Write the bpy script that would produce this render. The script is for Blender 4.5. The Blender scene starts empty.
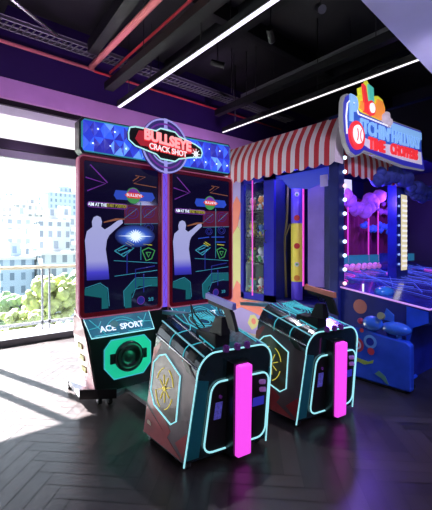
import bpy, bmesh, math, random
from mathutils import Vector, Matrix
random.seed(7)
PI = math.pi
sc = bpy.context.scene
COL = sc.collection
# ------------------------------------------------------------------ materials
def P(name, col, rough=.5, metal=0., emit=None, es=0., coat=0., noise=0., nscale=8., bump=0., spec=.5):
    m = bpy.data.materials.new(name); m.use_nodes = True
    nt = m.node_tree; b = nt.nodes['Principled BSDF']
    b.inputs['Base Color'].default_value = (*col, 1)
    b.inputs['Roughness'].default_value = rough
    b.inputs['Metallic'].default_value = metal
    b.inputs['Coat Weight'].default_value = coat
    b.inputs['Coat Roughness'].default_value = .06
    b.inputs['Specular IOR Level'].default_value = spec
    if emit:
        b.inputs['Emission Color'].default_value = (*emit, 1)
        b.inputs['Emission Strength'].default_value = es
    if noise or bump:
        tc = nt.nodes.new('ShaderNodeTexCoord'); n = nt.nodes.new('ShaderNodeTexNoise')
        n.inputs['Scale'].default_value = nscale; n.inputs['Detail'].default_value = 4
        nt.links.new(tc.outputs['Object'], n.inputs['Vector'])
        if noise:
            r = nt.nodes.new('ShaderNodeValToRGB')
            r.color_ramp.elements[0].position = .3; r.color_ramp.elements[1].position = .7
            r.color_ramp.elements[0].color = (*[c * (1 - noise) for c in col], 1)
            r.color_ramp.elements[1].color = (*[min(1, c * (1 + noise)) for c in col], 1)
            nt.links.new(n.outputs['Fac'], r.inputs['Fac']); nt.links.new(r.outputs['Color'], b.inputs['Base Color'])
        if bump:
            bp = nt.nodes.new('ShaderNodeBump'); bp.inputs['Strength'].default_value = bump; bp.inputs['Distance'].default_value = .02
            nt.links.new(n.outputs['Fac'], bp.inputs['Height']); nt.links.new(bp.outputs['Normal'], b.inputs['Normal'])
    return m

def E(name, col, s):
    return P(name, tuple(c * .5 for c in col), .4, emit=col, es=s)

def GLASS(name, tint=(1, 1, 1), refl=.08, rough=.02, fk=.6):
    m = bpy.data.materials.new(name); m.use_nodes = True; nt = m.node_tree; nt.nodes.clear()
    o = nt.nodes.new('ShaderNodeOutputMaterial'); mx = nt.nodes.new('ShaderNodeMixShader')
    t = nt.nodes.new('ShaderNodeBsdfTransparent'); g = nt.nodes.new('ShaderNodeBsdfGlossy')
    f = nt.nodes.new('ShaderNodeFresnel'); f.inputs['IOR'].default_value = 1.35
    mt = nt.nodes.new('ShaderNodeMath'); mt.operation = 'MULTIPLY_ADD'; mt.inputs[1].default_value = fk; mt.inputs[2].default_value = refl
    t.inputs['Color'].default_value = (*tint, 1); g.inputs['Roughness'].default_value = rough
    nt.links.new(f.outputs[0], mt.inputs[0]); nt.links.new(mt.outputs[0], mx.inputs[0])
    nt.links.new(t.outputs[0], mx.inputs[1]); nt.links.new(g.outputs[0], mx.inputs[2]); nt.links.new(mx.outputs[0], o.inputs[0])
    return m

def GRAD(name, axis, stops, es, rough=.35):
    """emissive screen artwork whose colour runs along one generated axis"""
    m = P(name, (.02, .02, .02), rough); nt = m.node_tree; b = nt.nodes['Principled BSDF']
    tc = nt.nodes.new('ShaderNodeTexCoord'); sp = nt.nodes.new('ShaderNodeSeparateXYZ'); r = nt.nodes.new('ShaderNodeValToRGB')
    nt.links.new(tc.outputs['Generated'], sp.inputs[0]); nt.links.new(sp.outputs[axis], r.inputs['Fac'])
    els = r.color_ramp.elements
    els[0].position, els[0].color = stops[0][0], (*stops[0][1], 1)
    els[1].position, els[1].color = stops[-1][0], (*stops[-1][1], 1)
    for p, c in stops[1:-1]:
        e = els.new(p); e.color = (*c, 1)
    nt.links.new(r.outputs['Color'], b.inputs['Emission Color']); b.inputs['Emission Strength'].default_value = es
    return m

def WINDOWS(name, wall, pane, sx, sz):
    """facade: a grid of windows in a wall colour"""
    m = P(name, wall, .8); nt = m.node_tree; b = nt.nodes['Principled BSDF']
    tc = nt.nodes.new('ShaderNodeTexCoord'); sp = nt.nodes.new('ShaderNodeSeparateXYZ'); ad = nt.nodes.new('ShaderNodeMath'); ad.operation = 'ADD'
    cb = nt.nodes.new('ShaderNodeCombineXYZ'); br = nt.nodes.new('ShaderNodeTexBrick')
    nt.links.new(tc.outputs['Object'], sp.inputs[0]); nt.links.new(sp.outputs[0], ad.inputs[0]); nt.links.new(sp.outputs[1], ad.inputs[1])
    nt.links.new(ad.outputs[0], cb.inputs[0]); nt.links.new(sp.outputs[2], cb.inputs[1]); nt.links.new(cb.outputs[0], br.inputs['Vector'])
    br.offset = 0; br.inputs['Scale'].default_value = 1; br.inputs['Brick Width'].default_value = sx; br.inputs['Row Height'].default_value = sz
    br.inputs['Mortar Size'].default_value = .45; br.inputs['Mortar Smooth'].default_value = 0
    br.inputs['Color1'].default_value = (*pane, 1); br.inputs['Color2'].default_value = (*[c * .55 for c in pane], 1); br.inputs['Mortar'].default_value = (*wall, 1)
    nt.links.new(br.outputs['Color'], b.inputs['Base Color'])
    return m

M = {}
M['black'] = P('black_plastic', (.008, .008, .01), .3, coat=.3)
M['matte'] = P('matte_black', (.006, .006, .008), .6)
M['hull'] = P('dark_gloss_shell', (.012, .028, .036), .18, coat=1, noise=.4, nscale=3)
M['top'] = P('teal_lit_print', (.012, .05, .07), .14, emit=(.008, .07, .10), es=.5, coat=1, noise=.6, nscale=5)  # print, with slight emission painting in the console top's teal-lit tone
M['grey_m'] = P('brushed_grey_metal', (.45, .43, .47), .32, .8, noise=.15, nscale=20)
M['silver'] = P('silver_metal', (.6, .6, .63), .25, .9)
M['rubber'] = P('black_rubber', (.01, .01, .01), .7)
M['teal'] = E('teal_neon', (.34, .80, .87), 1.05)
M['teal_dim'] = E('teal_print_lines', (.06, .50, .62), .75)
M['arm'] = P('pale_blue_metal', (.35, .55, .68), .3, .4)
M['acry'] = E('acrylic_edge', (.16, .46, .56), .75)
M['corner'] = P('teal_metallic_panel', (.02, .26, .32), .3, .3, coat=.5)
M['green_l'] = E('green_lit_acrylic', (.015, .62, .36), .75)
M['pink_bar'] = E('magenta_light_tube', (.93, .075, .86), 1.0)
M['pink_led'] = E('magenta_led', (.85, .06, .62), .75)
M['violet'] = E('violet_led', (.16, .08, .75), 1.0)
M['red_bezel'] = P('dark_red_bezel', (.13, .005, .015), .22, emit=(.3, .004, .02), es=.10, coat=.6)
M['pink_rim'] = P('pink_rim', (.6, .22, .32), .3, emit=(.8, .12, .3), es=.22)
M['screen'] = P('display_panel', (.004, .004, .012), .1, emit=(.010, .006, .05), es=.32, coat=.3)
M['screen_red'] = P('side_art_red', (.42, .035, .05), .28, coat=.6, noise=.25, nscale=6)
M['screen_grey'] = P('side_art_grey', (.13, .075, .10), .42, coat=.25, noise=.3, nscale=5)
M['plate_print'] = P('header_plate_print', (.02, .10, .16), .2, emit=(.02, .17, .28), es=.55, coat=.6, noise=.4, nscale=8)
M['side_dark'] = P('side_art_dark', (.05, .022, .035), .25, coat=.7)
M['pinkside'] = P('pale_pink_laminate', (.58, .24, .26), .35, coat=.3, noise=.12, nscale=4)
M['yellow_l'] = E('yellow_print', (.80, .66, .08), .75)
M['hexfill'] = P('hex_fill', (.13, .10, .07), .25, coat=.5, noise=.4, nscale=9)
M['fig'] = GRAD('player_outline', 2, [(0, (.02, .02, .32)), (.12, (.06, .05, .6)), (.3, (.36, .36, .74)), (1, (.40, .42, .74))], .92)
M['s_red'] = E('screen_red', (.8, .05, .04), .7)
M['s_blue'] = E('screen_blue', (.03, .10, .75), 0.49)
M['s_cyan'] = E('screen_cyan', (.06, .45, .62), 0.455)
M['s_teal2'] = E('screen_teal', (.01, .16, .19), 0.525)
M['s_purple'] = E('screen_purple', (.30, .05, .55), 0.42)
M['s_orange'] = E('screen_orange', (.35, .12, .05), .6)
M['s_yellow'] = E('screen_yellow', (.65, .60, .04), 0.49)
M['s_white'] = E('screen_white', (.75, .85, 1.), 1.1)
M['s_green'] = E('screen_green', (.08, .5, .12), 0.42)
M['s_wine'] = E('screen_wine', (.12, .005, .03), .6)
M['s_dblue'] = E('screen_deep_blue', (.015, .02, .24), .7)
for k, c in enumerate([(.03, .05, .60), (.04, .12, .95), (.14, .34, 1.0), (.03, .03, .38)]):
    M['cry%d' % k] = P('blue_crystal_facet', c, .12, emit=c, es=1.0, coat=1)
M['ring'] = P('emblem_ring_grey', (.05, .04, .14), .35, emit=(.05, .04, .26), es=.4)
M['ring2'] = E('emblem_ring_light', (.36, .34, .80), .85)
M['sign_red'] = E('sign_red', (.75, .03, .04), 1.0)
M['sign_pink'] = E('sign_letter_pink', (1., .38, .40), 1.1)
M['sign_white'] = E('sign_white', (.95, .95, 1.), .9)
M['sign_blue'] = E('sign_blue', (.03, .10, .50), .75)
M['sign_lblue'] = E('sign_light_blue', (.24, .48, .90), .8)
M['sign_dark'] = E('sign_deep_blue', (.03, .03, .42), .7)
M['sign_edge'] = E('sign_cream_edge', (.32, .32, .34), .4)
M['sign_yel'] = E('sign_yellow', (.70, .70, .04), .8)
M['sign_or'] = E('sign_orange', (.9, .28, .05), .85)
M['sign_aqua'] = E('sign_aqua', (.10, .65, .55), .7)
M['booth_blue'] = P('booth_blue_laminate', (.02, .035, .36), .25, coat=.4, noise=.25, nscale=3)
M['booth_navy'] = P('booth_navy', (.012, .018, .13), .5, noise=.3, nscale=3, spec=.25)
M['booth_light'] = P('booth_bright_blue', (.03, .10, .62), .22, coat=.6, noise=.2, nscale=4)
M['frame_blue'] = P('showcase_blue_frame', (.012, .012, .34), .6, spec=.15)
M['lav'] = P('lavender_panel', (.24, .15, .60), .5, spec=.2, noise=.15, nscale=2)
M['o_lav'] = P('paint_lavender', (.42, .34, .72), .5)
M['o_or'] = P('paint_coral', (.85, .22, .14), .5)
M['o_yel'] = P('paint_yellow', (.72, .70, .25), .5)
M['o_cream'] = P('paint_cream', (.78, .62, .50), .5)
M['bulb'] = E('white_bulb', (.62, .80, 1.), 2.2)
M['bulb_p'] = E('pink_bulb', (1., .55, .62), 1.6)
M['warm_pan'] = E('warm_light_panel', (.72, .64, .42), .9)
M['aw_red'] = P('awning_red', (.42, .015, .03), .75, bump=.1, nscale=30)
M['aw_white'] = P('awning_white', (.60, .50, .58), .75, bump=.1, nscale=30)
M['fringe'] = P('blue_plush', (.05, .07, .42), .9, noise=.4, nscale=10, bump=.8)
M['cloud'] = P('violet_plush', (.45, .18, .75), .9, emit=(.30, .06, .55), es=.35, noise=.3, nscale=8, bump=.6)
M['curtain'] = P('wine_curtain', (.22, .01, .09), .8)
M['field'] = P('playfield_blue', (.02, .03, .28), .2, emit=(.01, .012, .22), es=.18, coat=.5, noise=.7, nscale=7)
M['pinkball'] = P('pink_ball', (.85, .35, .65), .35, emit=(.6, .16, .5), es=.6)
M['rope'] = P('olive_rope', (.20, .17, .06), .8)
M['gun_o'] = P('coral_gun_slide', (.95, .28, .18), .35)
M['gun_v'] = P('violet_gun_slide', (.26, .24, .85), .3)
M['purple_btn'] = P('purple_button', (.08, .02, .14), .2, emit=(.14, .03, .25), es=.2)
M['clear'] = GLASS('clear_acrylic', (.93, .98, 1.), .0, .05, .2)
M['pane'] = GLASS('window_glass', (.97, .99, 1.), .0)
M['wall_p'] = P('purple_bulkhead', (.030, .009, .11), .6, noise=.15, nscale=1.2)
M['wall_pk'] = P('lavender_band', (.68, .36, .70), .6, noise=.12, nscale=1.5)
def TRANSL(name, col):
    m = bpy.data.materials.new(name); m.use_nodes = True; nt = m.node_tree; nt.nodes.clear()
    o = nt.nodes.new('ShaderNodeOutputMaterial'); mx = nt.nodes.new('ShaderNodeMixShader'); d = nt.nodes.new('ShaderNodeBsdfDiffuse'); t = nt.nodes.new('ShaderNodeBsdfTranslucent')
    d.inputs[0].default_value = t.inputs[0].default_value = (*col, 1); mx.inputs[0].default_value = .2
    nt.links.new(d.outputs[0], mx.inputs[1]); nt.links.new(t.outputs[0], mx.inputs[2]); nt.links.new(mx.outputs[0], o.inputs[0]); return m
M['blind'] = TRANSL('white_blind', (.85, .84, .85))
M['wall_w'] = P('white_header', (.80, .80, .80), .5)
M['wall_d'] = P('dark_wall', (.03, .026, .06), .6, noise=.2, nscale=1)
M['ceil'] = P('black_ceiling', (.020, .019, .024), .75, noise=.35, nscale=.7, bump=.2)
M['beam'] = P('black_steel', (.005, .005, .007), .5)
M['red_pipe'] = P('red_pipe', (.72, .055, .07), .35, coat=.3)
M['pink_pipe'] = P('salmon_pipe', (.86, .25, .27), .4)
M['galv'] = P('galvanised_tray', (.16, .16, .18), .5, .5)
M['lamp'] = E('linear_lamp_diffuser', (.86, .80, 1.), 1.6)
M['lamp2'] = E('linear_lamp_diffuser_warm', (.90, .86, .88), 1.3)
M['soffit'] = P('lavender_soffit', (.60, .60, .84), .55, noise=.1, nscale=1.5)
M['alu'] = P('grey_aluminium', (.16, .16, .18), .35, .5)
M['alu_d'] = P('dark_aluminium', (.014, .013, .016), .35, .5)
M['rail'] = P('beige_handrail', (.30, .26, .18), .5)
M['conc'] = P('balcony_concrete', (.3, .3, .3), .8)
M['leaf1'] = P('sunny_leaves', (.30, .33, .12), .8, noise=.4, nscale=3, bump=.6)
M['leaf2'] = P('deep_leaves', (.16, .23, .13), .8, noise=.4, nscale=3, bump=.6)
M['bark'] = P('bark', (.14, .09, .06), .9)
M['earth'] = P('hillside', (.12, .16, .13), .9, noise=.5, nscale=.4)

# ------------------------------------------------------------------ mesh kit
class MB:
    def __init__(s): s.v = []; s.f = []; s.mi = []; s.sm = []
    def add(s, vs, fs, mi=0, smooth=False):
        n = len(s.v); s.v += [tuple(v) for v in vs]
        for f in fs: s.f.append(tuple(i + n for i in f)); s.mi.append(mi); s.sm.append(smooth)
        return s
    def box(s, x0, x1, y0, y1, z0, z1, mi=0, b=0.):
        if b <= 0:
            vs = [(x, y, z) for z in (z0, z1) for (x, y) in ((x0, y0), (x1, y0), (x1, y1), (x0, y1))]
            return s.add(vs, [(3, 2, 1, 0), (4, 5, 6, 7), (0, 1, 5, 4), (1, 2, 6, 5), (2, 3, 7, 6), (3, 0, 4, 7)], mi)
        bm = bmesh.new(); bmesh.ops.create_cube(bm, size=1)
        for v in bm.verts: v.co = Vector(((x0 + x1) / 2 + v.co.x * (x1 - x0), (y0 + y1) / 2 + v.co.y * (y1 - y0), (z0 + z1) / 2 + v.co.z * (z1 - z0)))
        bmesh.ops.bevel(bm, geom=bm.edges[:], offset=b, segments=2, affect='EDGES', profile=.6)
        return s.bm(bm, mi)
    def bm(s, bm, mi=0, smooth=False):
        bm.verts.ensure_lookup_table(); bm.verts.index_update()
        s.add([v.co for v in bm.verts], [[v.index for v in f.verts] for f in bm.faces], mi, smooth); bm.free(); return s
    def prism(s, pts, axis, a, b, mi=0):
        """polygon pts (two coords) extruded along axis from a to b"""
        n = len(pts)
        def mk(p, t):
            return (t, p[0], p[1]) if axis == 'x' else (p[0], t, p[1]) if axis == 'y' else (p[0], p[1], t)
        vs = [mk(p, a) for p in pts] + [mk(p, b) for p in pts]
        fs = [tuple(range(n)), tuple(range(2 * n - 1, n - 1, -1))] + [(i, i + n, (i + 1) % n + n, (i + 1) % n) for i in range(n)]
        return s.add(vs, fs, mi)
    def tube(s, path, r, closed=False, n=8, mi=0, smooth=True):
        path = [Vector(p) for p in path]; m = len(path); rings = []; up = None
        for i, p in enumerate(path):
            a = path[(i - 1) % m] if (closed or i > 0) else p
            b = path[(i + 1) % m] if (closed or i < m - 1) else p
            t = (b - a).normalized()
            if up is None:
                up = Vector((0, 0, 1)) if abs(t.z) < .9 else Vector((1, 0, 0))
            up = (up - t * up.dot(t)).normalized(); sd = t.cross(up)
            rings.append([p + (up * math.cos(2 * PI * k / n) + sd * math.sin(2 * PI * k / n)) * r for k in range(n)])
        vs = [v for rr in rings for v in rr]; fs = []
        for i in range(m if closed else m - 1):
            j = (i + 1) % m
            for k in range(n): fs.append((i * n + k, i * n + (k + 1) % n, j * n + (k + 1) % n, j * n + k))
        if not closed: fs += [tuple(range(n))[::-1], tuple((m - 1) * n + k for k in range(n))]
        return s.add(vs, fs, mi, smooth)
    def cyl(s, c, ax, r, h, n=20, mi=0, r2=None):
        c = Vector(c); d = Vector(ax).normalized(); r2 = r if r2 is None else r2
        up = Vector((0, 0, 1)) if abs(d.z) < .9 else Vector((1, 0, 0)); u = d.cross(up).normalized(); w = d.cross(u)
        vs = [c + (u * math.cos(2 * PI * k / n) + w * math.sin(2 * PI * k / n)) * r for k in range(n)] + \
             [c + d * h + (u * math.cos(2 * PI * k / n) + w * math.sin(2 * PI * k / n)) * r2 for k in range(n)]
        s.add(vs, [(k, (k + 1) % n, (k + 1) % n + n, k + n) for k in range(n)], mi, True)
        return s.add(vs, [tuple(range(n))[::-1], tuple(range(n, 2 * n))], mi)
    def ball(s, c, r, mi=0, sub=2, sq=(1, 1, 1), jit=0.):
        bm = bmesh.new(); bmesh.ops.create_icosphere(bm, subdivisions=sub, radius=1)
        for v in bm.verts:
            k = r * (1 + random.uniform(-jit, jit)); v.co = Vector((c[0] + v.co.x * k * sq[0], c[1] + v.co.y * k * sq[1], c[2] + v.co.z * k * sq[2]))
        return s.bm(bm, mi, True)
    def lathe(s, c, prof, n=20, mi=0, ax='z'):
        vs = []
        for r, h in prof:
            for k in range(n):
                a = 2 * PI * k / n; q = (r * math.cos(a), r * math.sin(a))
                vs.append((c[0] + q[0], c[1] + q[1], c[2] + h) if ax == 'z' else (c[0] + q[0], c[1] + h, c[2] + q[1]))
        fs = [(i * n + k, i * n + (k + 1) % n, (i + 1) * n + (k + 1) % n, (i + 1) * n + k) for i in range(len(prof) - 1) for k in range(n)]
        return s.add(vs, fs, mi, True)
    def hexa(s, lo, hi, mi=0):
        """eight corners: four below, four above"""
        return s.add(list(lo) + list(hi), [(3, 2, 1, 0), (4, 5, 6, 7), (0, 1, 5, 4), (1, 2, 6, 5), (2, 3, 7, 6), (3, 0, 4, 7)], mi)

WORLD = {}
def O(name, mb, mat, parent=None, label=None, kind=None):
    """link mb (given in world coordinates) as one mesh object"""
    me = bpy.data.meshes.new(name)
    og = Vector(WORLD.get(parent.name, (0, 0, 0))) if parent else Vector((0, 0, 0))
    if not parent and mb.v:
        xs = [v[0] for v in mb.v]; ys = [v[1] for v in mb.v]; zs = [v[2] for v in mb.v]
        og = Vector(((min(xs) + max(xs)) / 2, (min(ys) + max(ys)) / 2, min(zs)))
    me.from_pydata([tuple(Vector(v) - og) for v in mb.v], [], mb.f)
    for m in (mat if isinstance(mat, (list, tuple)) else [mat]): me.materials.append(m)
    for p, mi, sm in zip(me.polygons, mb.mi, mb.sm): p.material_index = mi; p.use_smooth = sm
    bm = bmesh.new(); bm.from_mesh(me); bmesh.ops.recalc_face_normals(bm, faces=bm.faces[:]); bm.to_mesh(me); bm.free()
    me.update()
    o = bpy.data.objects.new(name, me); COL.objects.link(o)
    if parent: o.parent = parent
    else: o.location = og
    WORLD[o.name] = tuple(og)
    if label: o['label'] = label
    if kind: o['kind'] = kind
    return o
def T(name, label, cat, loc, group=None):
    o = bpy.data.objects.new(name, None); COL.objects.link(o); o.location = loc; o.empty_display_size = .1
    o['label'] = label; o['category'] = cat
    if group: o['group'] = group
    WORLD[o.name] = tuple(loc); return o
def tag(o, label, cat, group=None):
    o['label'] = label; o['category'] = cat
    if group: o['group'] = group
    return o
def S(name, mb, mat): return O(name, mb, mat, kind='structure')
def copy_tree(o, parent=None):
    c = o.copy(); COL.objects.link(c)
    if parent: c.parent = parent
    for ch in [x for x in sc.objects if x.parent == o]: copy_tree(ch, c)
    return c
def text(name, body, mat, parent, size, origin, xdir, zdir, depth=.004, bold=.0, sx=1., label=None, shear=0.):
    cu = bpy.data.curves.new('t', 'FONT'); cu.body = body; cu.size = size; cu.extrude = depth; cu.offset = bold
    cu.align_x = 'CENTER'; cu.align_y = 'CENTER'; cu.resolution_u = 3; cu.shear = shear
    to = bpy.data.objects.new('t', cu); COL.objects.link(to)
    dg = bpy.context.evaluated_depsgraph_get(); me0 = bpy.data.meshes.new_from_object(to.evaluated_get(dg))
    X = Vector(xdir).normalized(); Z = Vector(zdir).normalized(); Y = X.cross(Z); og = Vector(origin)
    mb = MB(); mb.add([og + X * v.co.x * sx + Z * v.co.y - Y * v.co.z for v in me0.vertices], [list(p.vertices) for p in me0.polygons])
    bpy.data.objects.remove(to); bpy.data.curves.remove(cu); bpy.data.meshes.remove(me0)
    return O(name, mb, mat, parent, label)
def rrect(x0, x1, z0, z1, r, n=5, corners=(1, 1, 1, 1)):
    """rounded rectangle, anticlockwise from lower left"""
    out = []
    for (cx, cz, a0, on) in ((x0 + r, z0 + r, PI, corners[0]), (x1 - r, z0 + r, 1.5 * PI, corners[1]), (x1 - r, z1 - r, 0, corners[2]), (x0 + r, z1 - r, .5 * PI, corners[3])):
        if not on:
            out.append((x0 if cx < (x0 + x1) / 2 else x1, z0 if cz < (z0 + z1) / 2 else z1)); continue
        for k in range(n + 1):
            a = a0 + .5 * PI * k / n; out.append((cx + r * math.cos(a), cz + r * math.sin(a)))
    return out
def ringmesh(outer, inner, y0, y1, mb=None, mi=0):
    """closed frame between two outlines of equal length in the xz plane"""
    mb = mb or MB(); n = len(outer)
    vs = [(p[0], y0, p[1]) for p in outer] + [(p[0], y0, p[1]) for p in inner] + [(p[0], y1, p[1]) for p in outer] + [(p[0], y1, p[1]) for p in inner]
    fs = []
    for i in range(n):
        j = (i + 1) % n
        fs += [(i, j, n + j, n + i), (2 * n + i, 3 * n + i, 3 * n + j, 2 * n + j), (i, 2 * n + i, 2 * n + j, j), (n + i, n + j, 3 * n + j, 3 * n + i)]
    return mb.add(vs, fs, mi)
def arc(c, r, a0, a1, n, f):
    return [f(c[0] + r * math.cos(a0 + (a1 - a0) * k / n), c[1] + r * math.sin(a0 + (a1 - a0) * k / n)) for k in range(n + 1)]

# ------------------------------------------------------------------ room shell
YW = 6.4            # window wall
X0, X1, Y0, ZC = -5.0, 9.2, -4.5, 5.3
# herringbone floor
def floor():
    m = P('herringbone_planks', (.03, .02, .02), .3); nt = m.node_tree; b = nt.nodes['Principled BSDF']; b.inputs['Specular IOR Level'].default_value = .65
    at = nt.nodes.new('ShaderNodeVertexColor'); at.layer_name = 'plank'
    tc = nt.nodes.new('ShaderNodeTexCoord'); n = nt.nodes.new('ShaderNodeTexNoise'); n.inputs['Scale'].default_value = 14; n.inputs['Detail'].default_value = 6
    nt.links.new(tc.outputs['Object'], n.inputs['Vector'])
    r = nt.nodes.new('ShaderNodeValToRGB'); r.color_ramp.elements[0].color = (.020, .014, .016, 1); r.color_ramp.elements[1].color = (.060, .044, .044, 1)
    mx = nt.nodes.new('ShaderNodeMath'); mx.operation = 'MULTIPLY_ADD'; mx.inputs[1].default_value = .35
    ad = nt.nodes.new('ShaderNodeMath'); ad.operation = 'MULTIPLY'; ad.inputs[1].default_value = .75
    nt.links.new(at.outputs['Color'], ad.inputs[0]); nt.links.new(n.outputs['Fac'], mx.inputs[0]); nt.links.new(ad.outputs[0], mx.inputs[2])
    nt.links.new(mx.outputs[0], r.inputs['Fac']); nt.links.new(r.outputs['Color'], b.inputs['Base Color'])
    rr = nt.nodes.new('ShaderNodeMapRange'); rr.inputs['To Min'].default_value = .24; rr.inputs['To Max'].default_value = .42
    nt.links.new(n.outputs['Fac'], rr.inputs['Value']); nt.links.new(rr.outputs[0], b.inputs['Roughness'])
    W, L, g = .12, .60, .0025
    mb = MB(); cols = []
    mb.box(X0, X1, Y0, YW + .05, -.1, -.004); cols += [0.] * 6
    k45 = math.sqrt(.5)
    def plank(x, y, w, h):
        cx, cy = x + w / 2, y + h / 2
        c = random.random()
        q = []
        for (px, py) in ((x + g, y + g), (x + w - g, y + g), (x + w - g, y + h - g), (x + g, y + h - g)):
            q.append(((px - py) * k45 + 2, (px + py) * k45 + 1, 0.))
        ux = sum(p[0] for p in q) / 4; uy = sum(p[1] for p in q) / 4
        if X0 + .4 < ux < X1 - .4 and Y0 + .4 < uy < YW - .3:
            mb.add(q, [(0, 1, 2, 3)]); cols.append(c)
    N = int(L / W)
    for i in range(-110, 110):
        for j in range(-20, 20):
            bx = i * W + j * 2 * L * .5; by = i * W - j * 2 * L * .5
            plank(bx, by, L, W); plank(bx, by + W, W, L)
    o = S('floor', mb, m)
    me = o.data; ca = me.color_attributes.new('plank', 'FLOAT_COLOR', 'CORNER')
    for p, c in zip(me.polygons, cols):
        for li in p.loop_indices: ca.data[li].color = (c, c, c, 1)
floor()
S('ceiling', MB().box(X0, X1, Y0, YW + .2, ZC, ZC + .2), M['ceil'])
# window wall: bulkhead above the glazing, purple over lavender over white
S('wall_window', MB().box(X0, X1, YW, YW + .2, 4.12, ZC), M['wall_p'])
S('wall_window_right', MB().box(3.38, X1, YW, YW + .2, 0, 4.12), M['wall_d'])  # left end extended, out of view, to keep sun off the booth wall
S('trim_1', MB().box(X0, X1, YW - .10, YW + .2, 3.82, 4.12), M['wall_pk'])
S('trim_2', MB().box(X0, 3.38, YW - .02, YW + .2, 3.74, 3.82), M['alu_d'])
S('trim_3', MB().box(X0, 3.38, YW + .05, YW + .052, 3.20, 3.74), M['blind'])
S('trim_4', MB().box(X0, 3.38, YW - .06, YW + .2, 3.05, 3.20), M['alu_d'])
S('trim_5', MB().box(X0, 3.38, YW, YW + .14, 2.93, 3.05), P('pale_grey_frame', (.42, .43, .46), .4))
S('trim_6', MB().box(X0, 3.38, YW - .04, YW + .16, -.02, .10), M['alu'])
S('wall_left', MB().box(X0 - .2, X0, Y0, YW + .2, 0, ZC), M['wall_d'])
S('wall_right', MB().box(X1, X1 + .2, Y0, YW + .2, 0, ZC), M['wall_d'])
S('wall_back', MB().box(X0, X1, Y0 - .2, Y0, 0, ZC), M['wall_d'])
# glazing bays with mullions
mull = [(-5.0, -4.9), (-3.6, -3.52), (-2.2, -2.12), (-.04, .04), (.325, .41), (3.3, 3.38)]
for k in range(len(mull) - 1):
    a, b_ = mull[k][0], mull[k + 1][0]
    w = S('window_%d' % (k + 1), MB().box(mull[k][0], mull[k][1], YW + .02, YW + .10, .10, 2.93), M['alu'])
    O('pane', MB().box(mull[k][1], b_, YW + .055, YW + .063, .10, 2.93), M['pane'], w)
# soffit, upper right
S('trim_7', MB().prism([(-1.0, -4.4), (6.2, -4.4), (6.2, 1.585), (2.436, 1.327), (-1.0, 1.09)], 'z', 3.3, 3.75), M['soffit'])

# ------------------------------------------------------------------ ceiling services
def linear_light(x, y0, y1, z, w, mat, lab, hx=.0):
    t = T('pendant_light', lab, 'light', (x, y1, z), 'linear ceiling lights')
    O('housing', MB().box(x - w / 2 - .012, x + w / 2 + .012, y0, y1, z + .006, z + .10, b=.004), M['beam'], t)
    O('diffuser', MB().box(x - w / 2, x + w / 2, y0 + .01, y1 - .01, z - .006, z + .012), mat, t)
    for yy in (y1 - .4, y1 - 2.4, y1 - 4.4):
        O('suspension_rod', MB().tube([(x, yy, z + .1), (x, yy, ZC)], .008), M['beam'], t)
linear_light(2.755, -1.5, 6.03, 4.0, .052, M['lamp'], 'long white ceiling light strip passing above the twin-screen machine')
linear_light(5.09, -1.0, 5.93, 4.0, .032, M['lamp2'], 'thinner white ceiling light strip passing above the striped awning')
def bar(name, a, b, w, h, mat, lab, cat, group=None):
    a = Vector(a); b = Vector(b); d = (b - a).normalized(); s = d.cross(Vector((0, 0, 1))).normalized() * w / 2; u = Vector((0, 0, h))
    mb = MB().hexa([a - s, a + s, b + s, b - s], [a - s + u, a + s + u, b + s + u, b - s + u])
    o = tag(O(name, mb, mat), lab, cat, group)
    if 'beam' not in name:
        n = max(2, int((b - a).length / 2.2))
        for k in range(n):
            p = a.lerp(b, (k + .5) / n) + u; h = O('hanger', MB().tube([p, (p.x, p.y, ZC)], .007, n=6), M['beam']); h.parent = o; h.location = h.location - o.location
    return o
bar('cable_channel', (2.60, -1.5, 4.28), (2.60, 6.1, 4.28), .16, .12, M['beam'], 'black steel channel running beside the long white light strip', 'channel')
bar('cable_channel', (1.93, 1.5, 4.66), (2.20, 5.8, 4.66), .16, .20, M['beam'], 'black steel channel running beside the salmon pipe', 'channel')
bar('cable_channel', (4.9, -1, 4.30), (4.9, 5.9, 4.30), .12, .12, M['beam'], 'black steel channel beside the thinner light strip', 'channel')
tag(O('ceiling_pipe', MB().tube([(2.33, -1, 4.65), (2.33, 6.2, 4.65)], .05), M['pink_pipe']), 'thick salmon pipe running under the ceiling towards the window', 'pipe')
tag(O('ceiling_pipe', MB().tube([(2.665, -1, 4.65), (2.665, 6.2, 4.65)], .022), M['red_pipe']), 'thin red pipe running beside the thick salmon one', 'pipe')
tag(O('ceiling_pipe', MB().tube([(-4.8, 6.26, 4.64), (2.4, 6.26, 4.64)], .03), M['pink_pipe']), 'salmon pipe along the top of the purple bulkhead', 'pipe')
tag(O('ceiling_pipe', MB().tube([(2.4, 6.26, 4.62), (7.4, 6.26, 4.62)], .022), M['red_pipe']), 'dull red pipe continuing along the bulkhead above the sign', 'pipe')
tag(O('ceiling_pipe', MB().tube([(.6, 5.1, 4.78), (1.86, 5.98, 4.78)], .028), M['silver']), 'bare silver pipe crossing the upper left corner', 'pipe')
tag(O('ceiling_pipe', MB().tube([(7.6, -1, 4.4), (7.6, 6.2, 4.4)], .03), M['booth_navy']), 'dark blue pipe high over the carnival booth', 'pipe')
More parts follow.
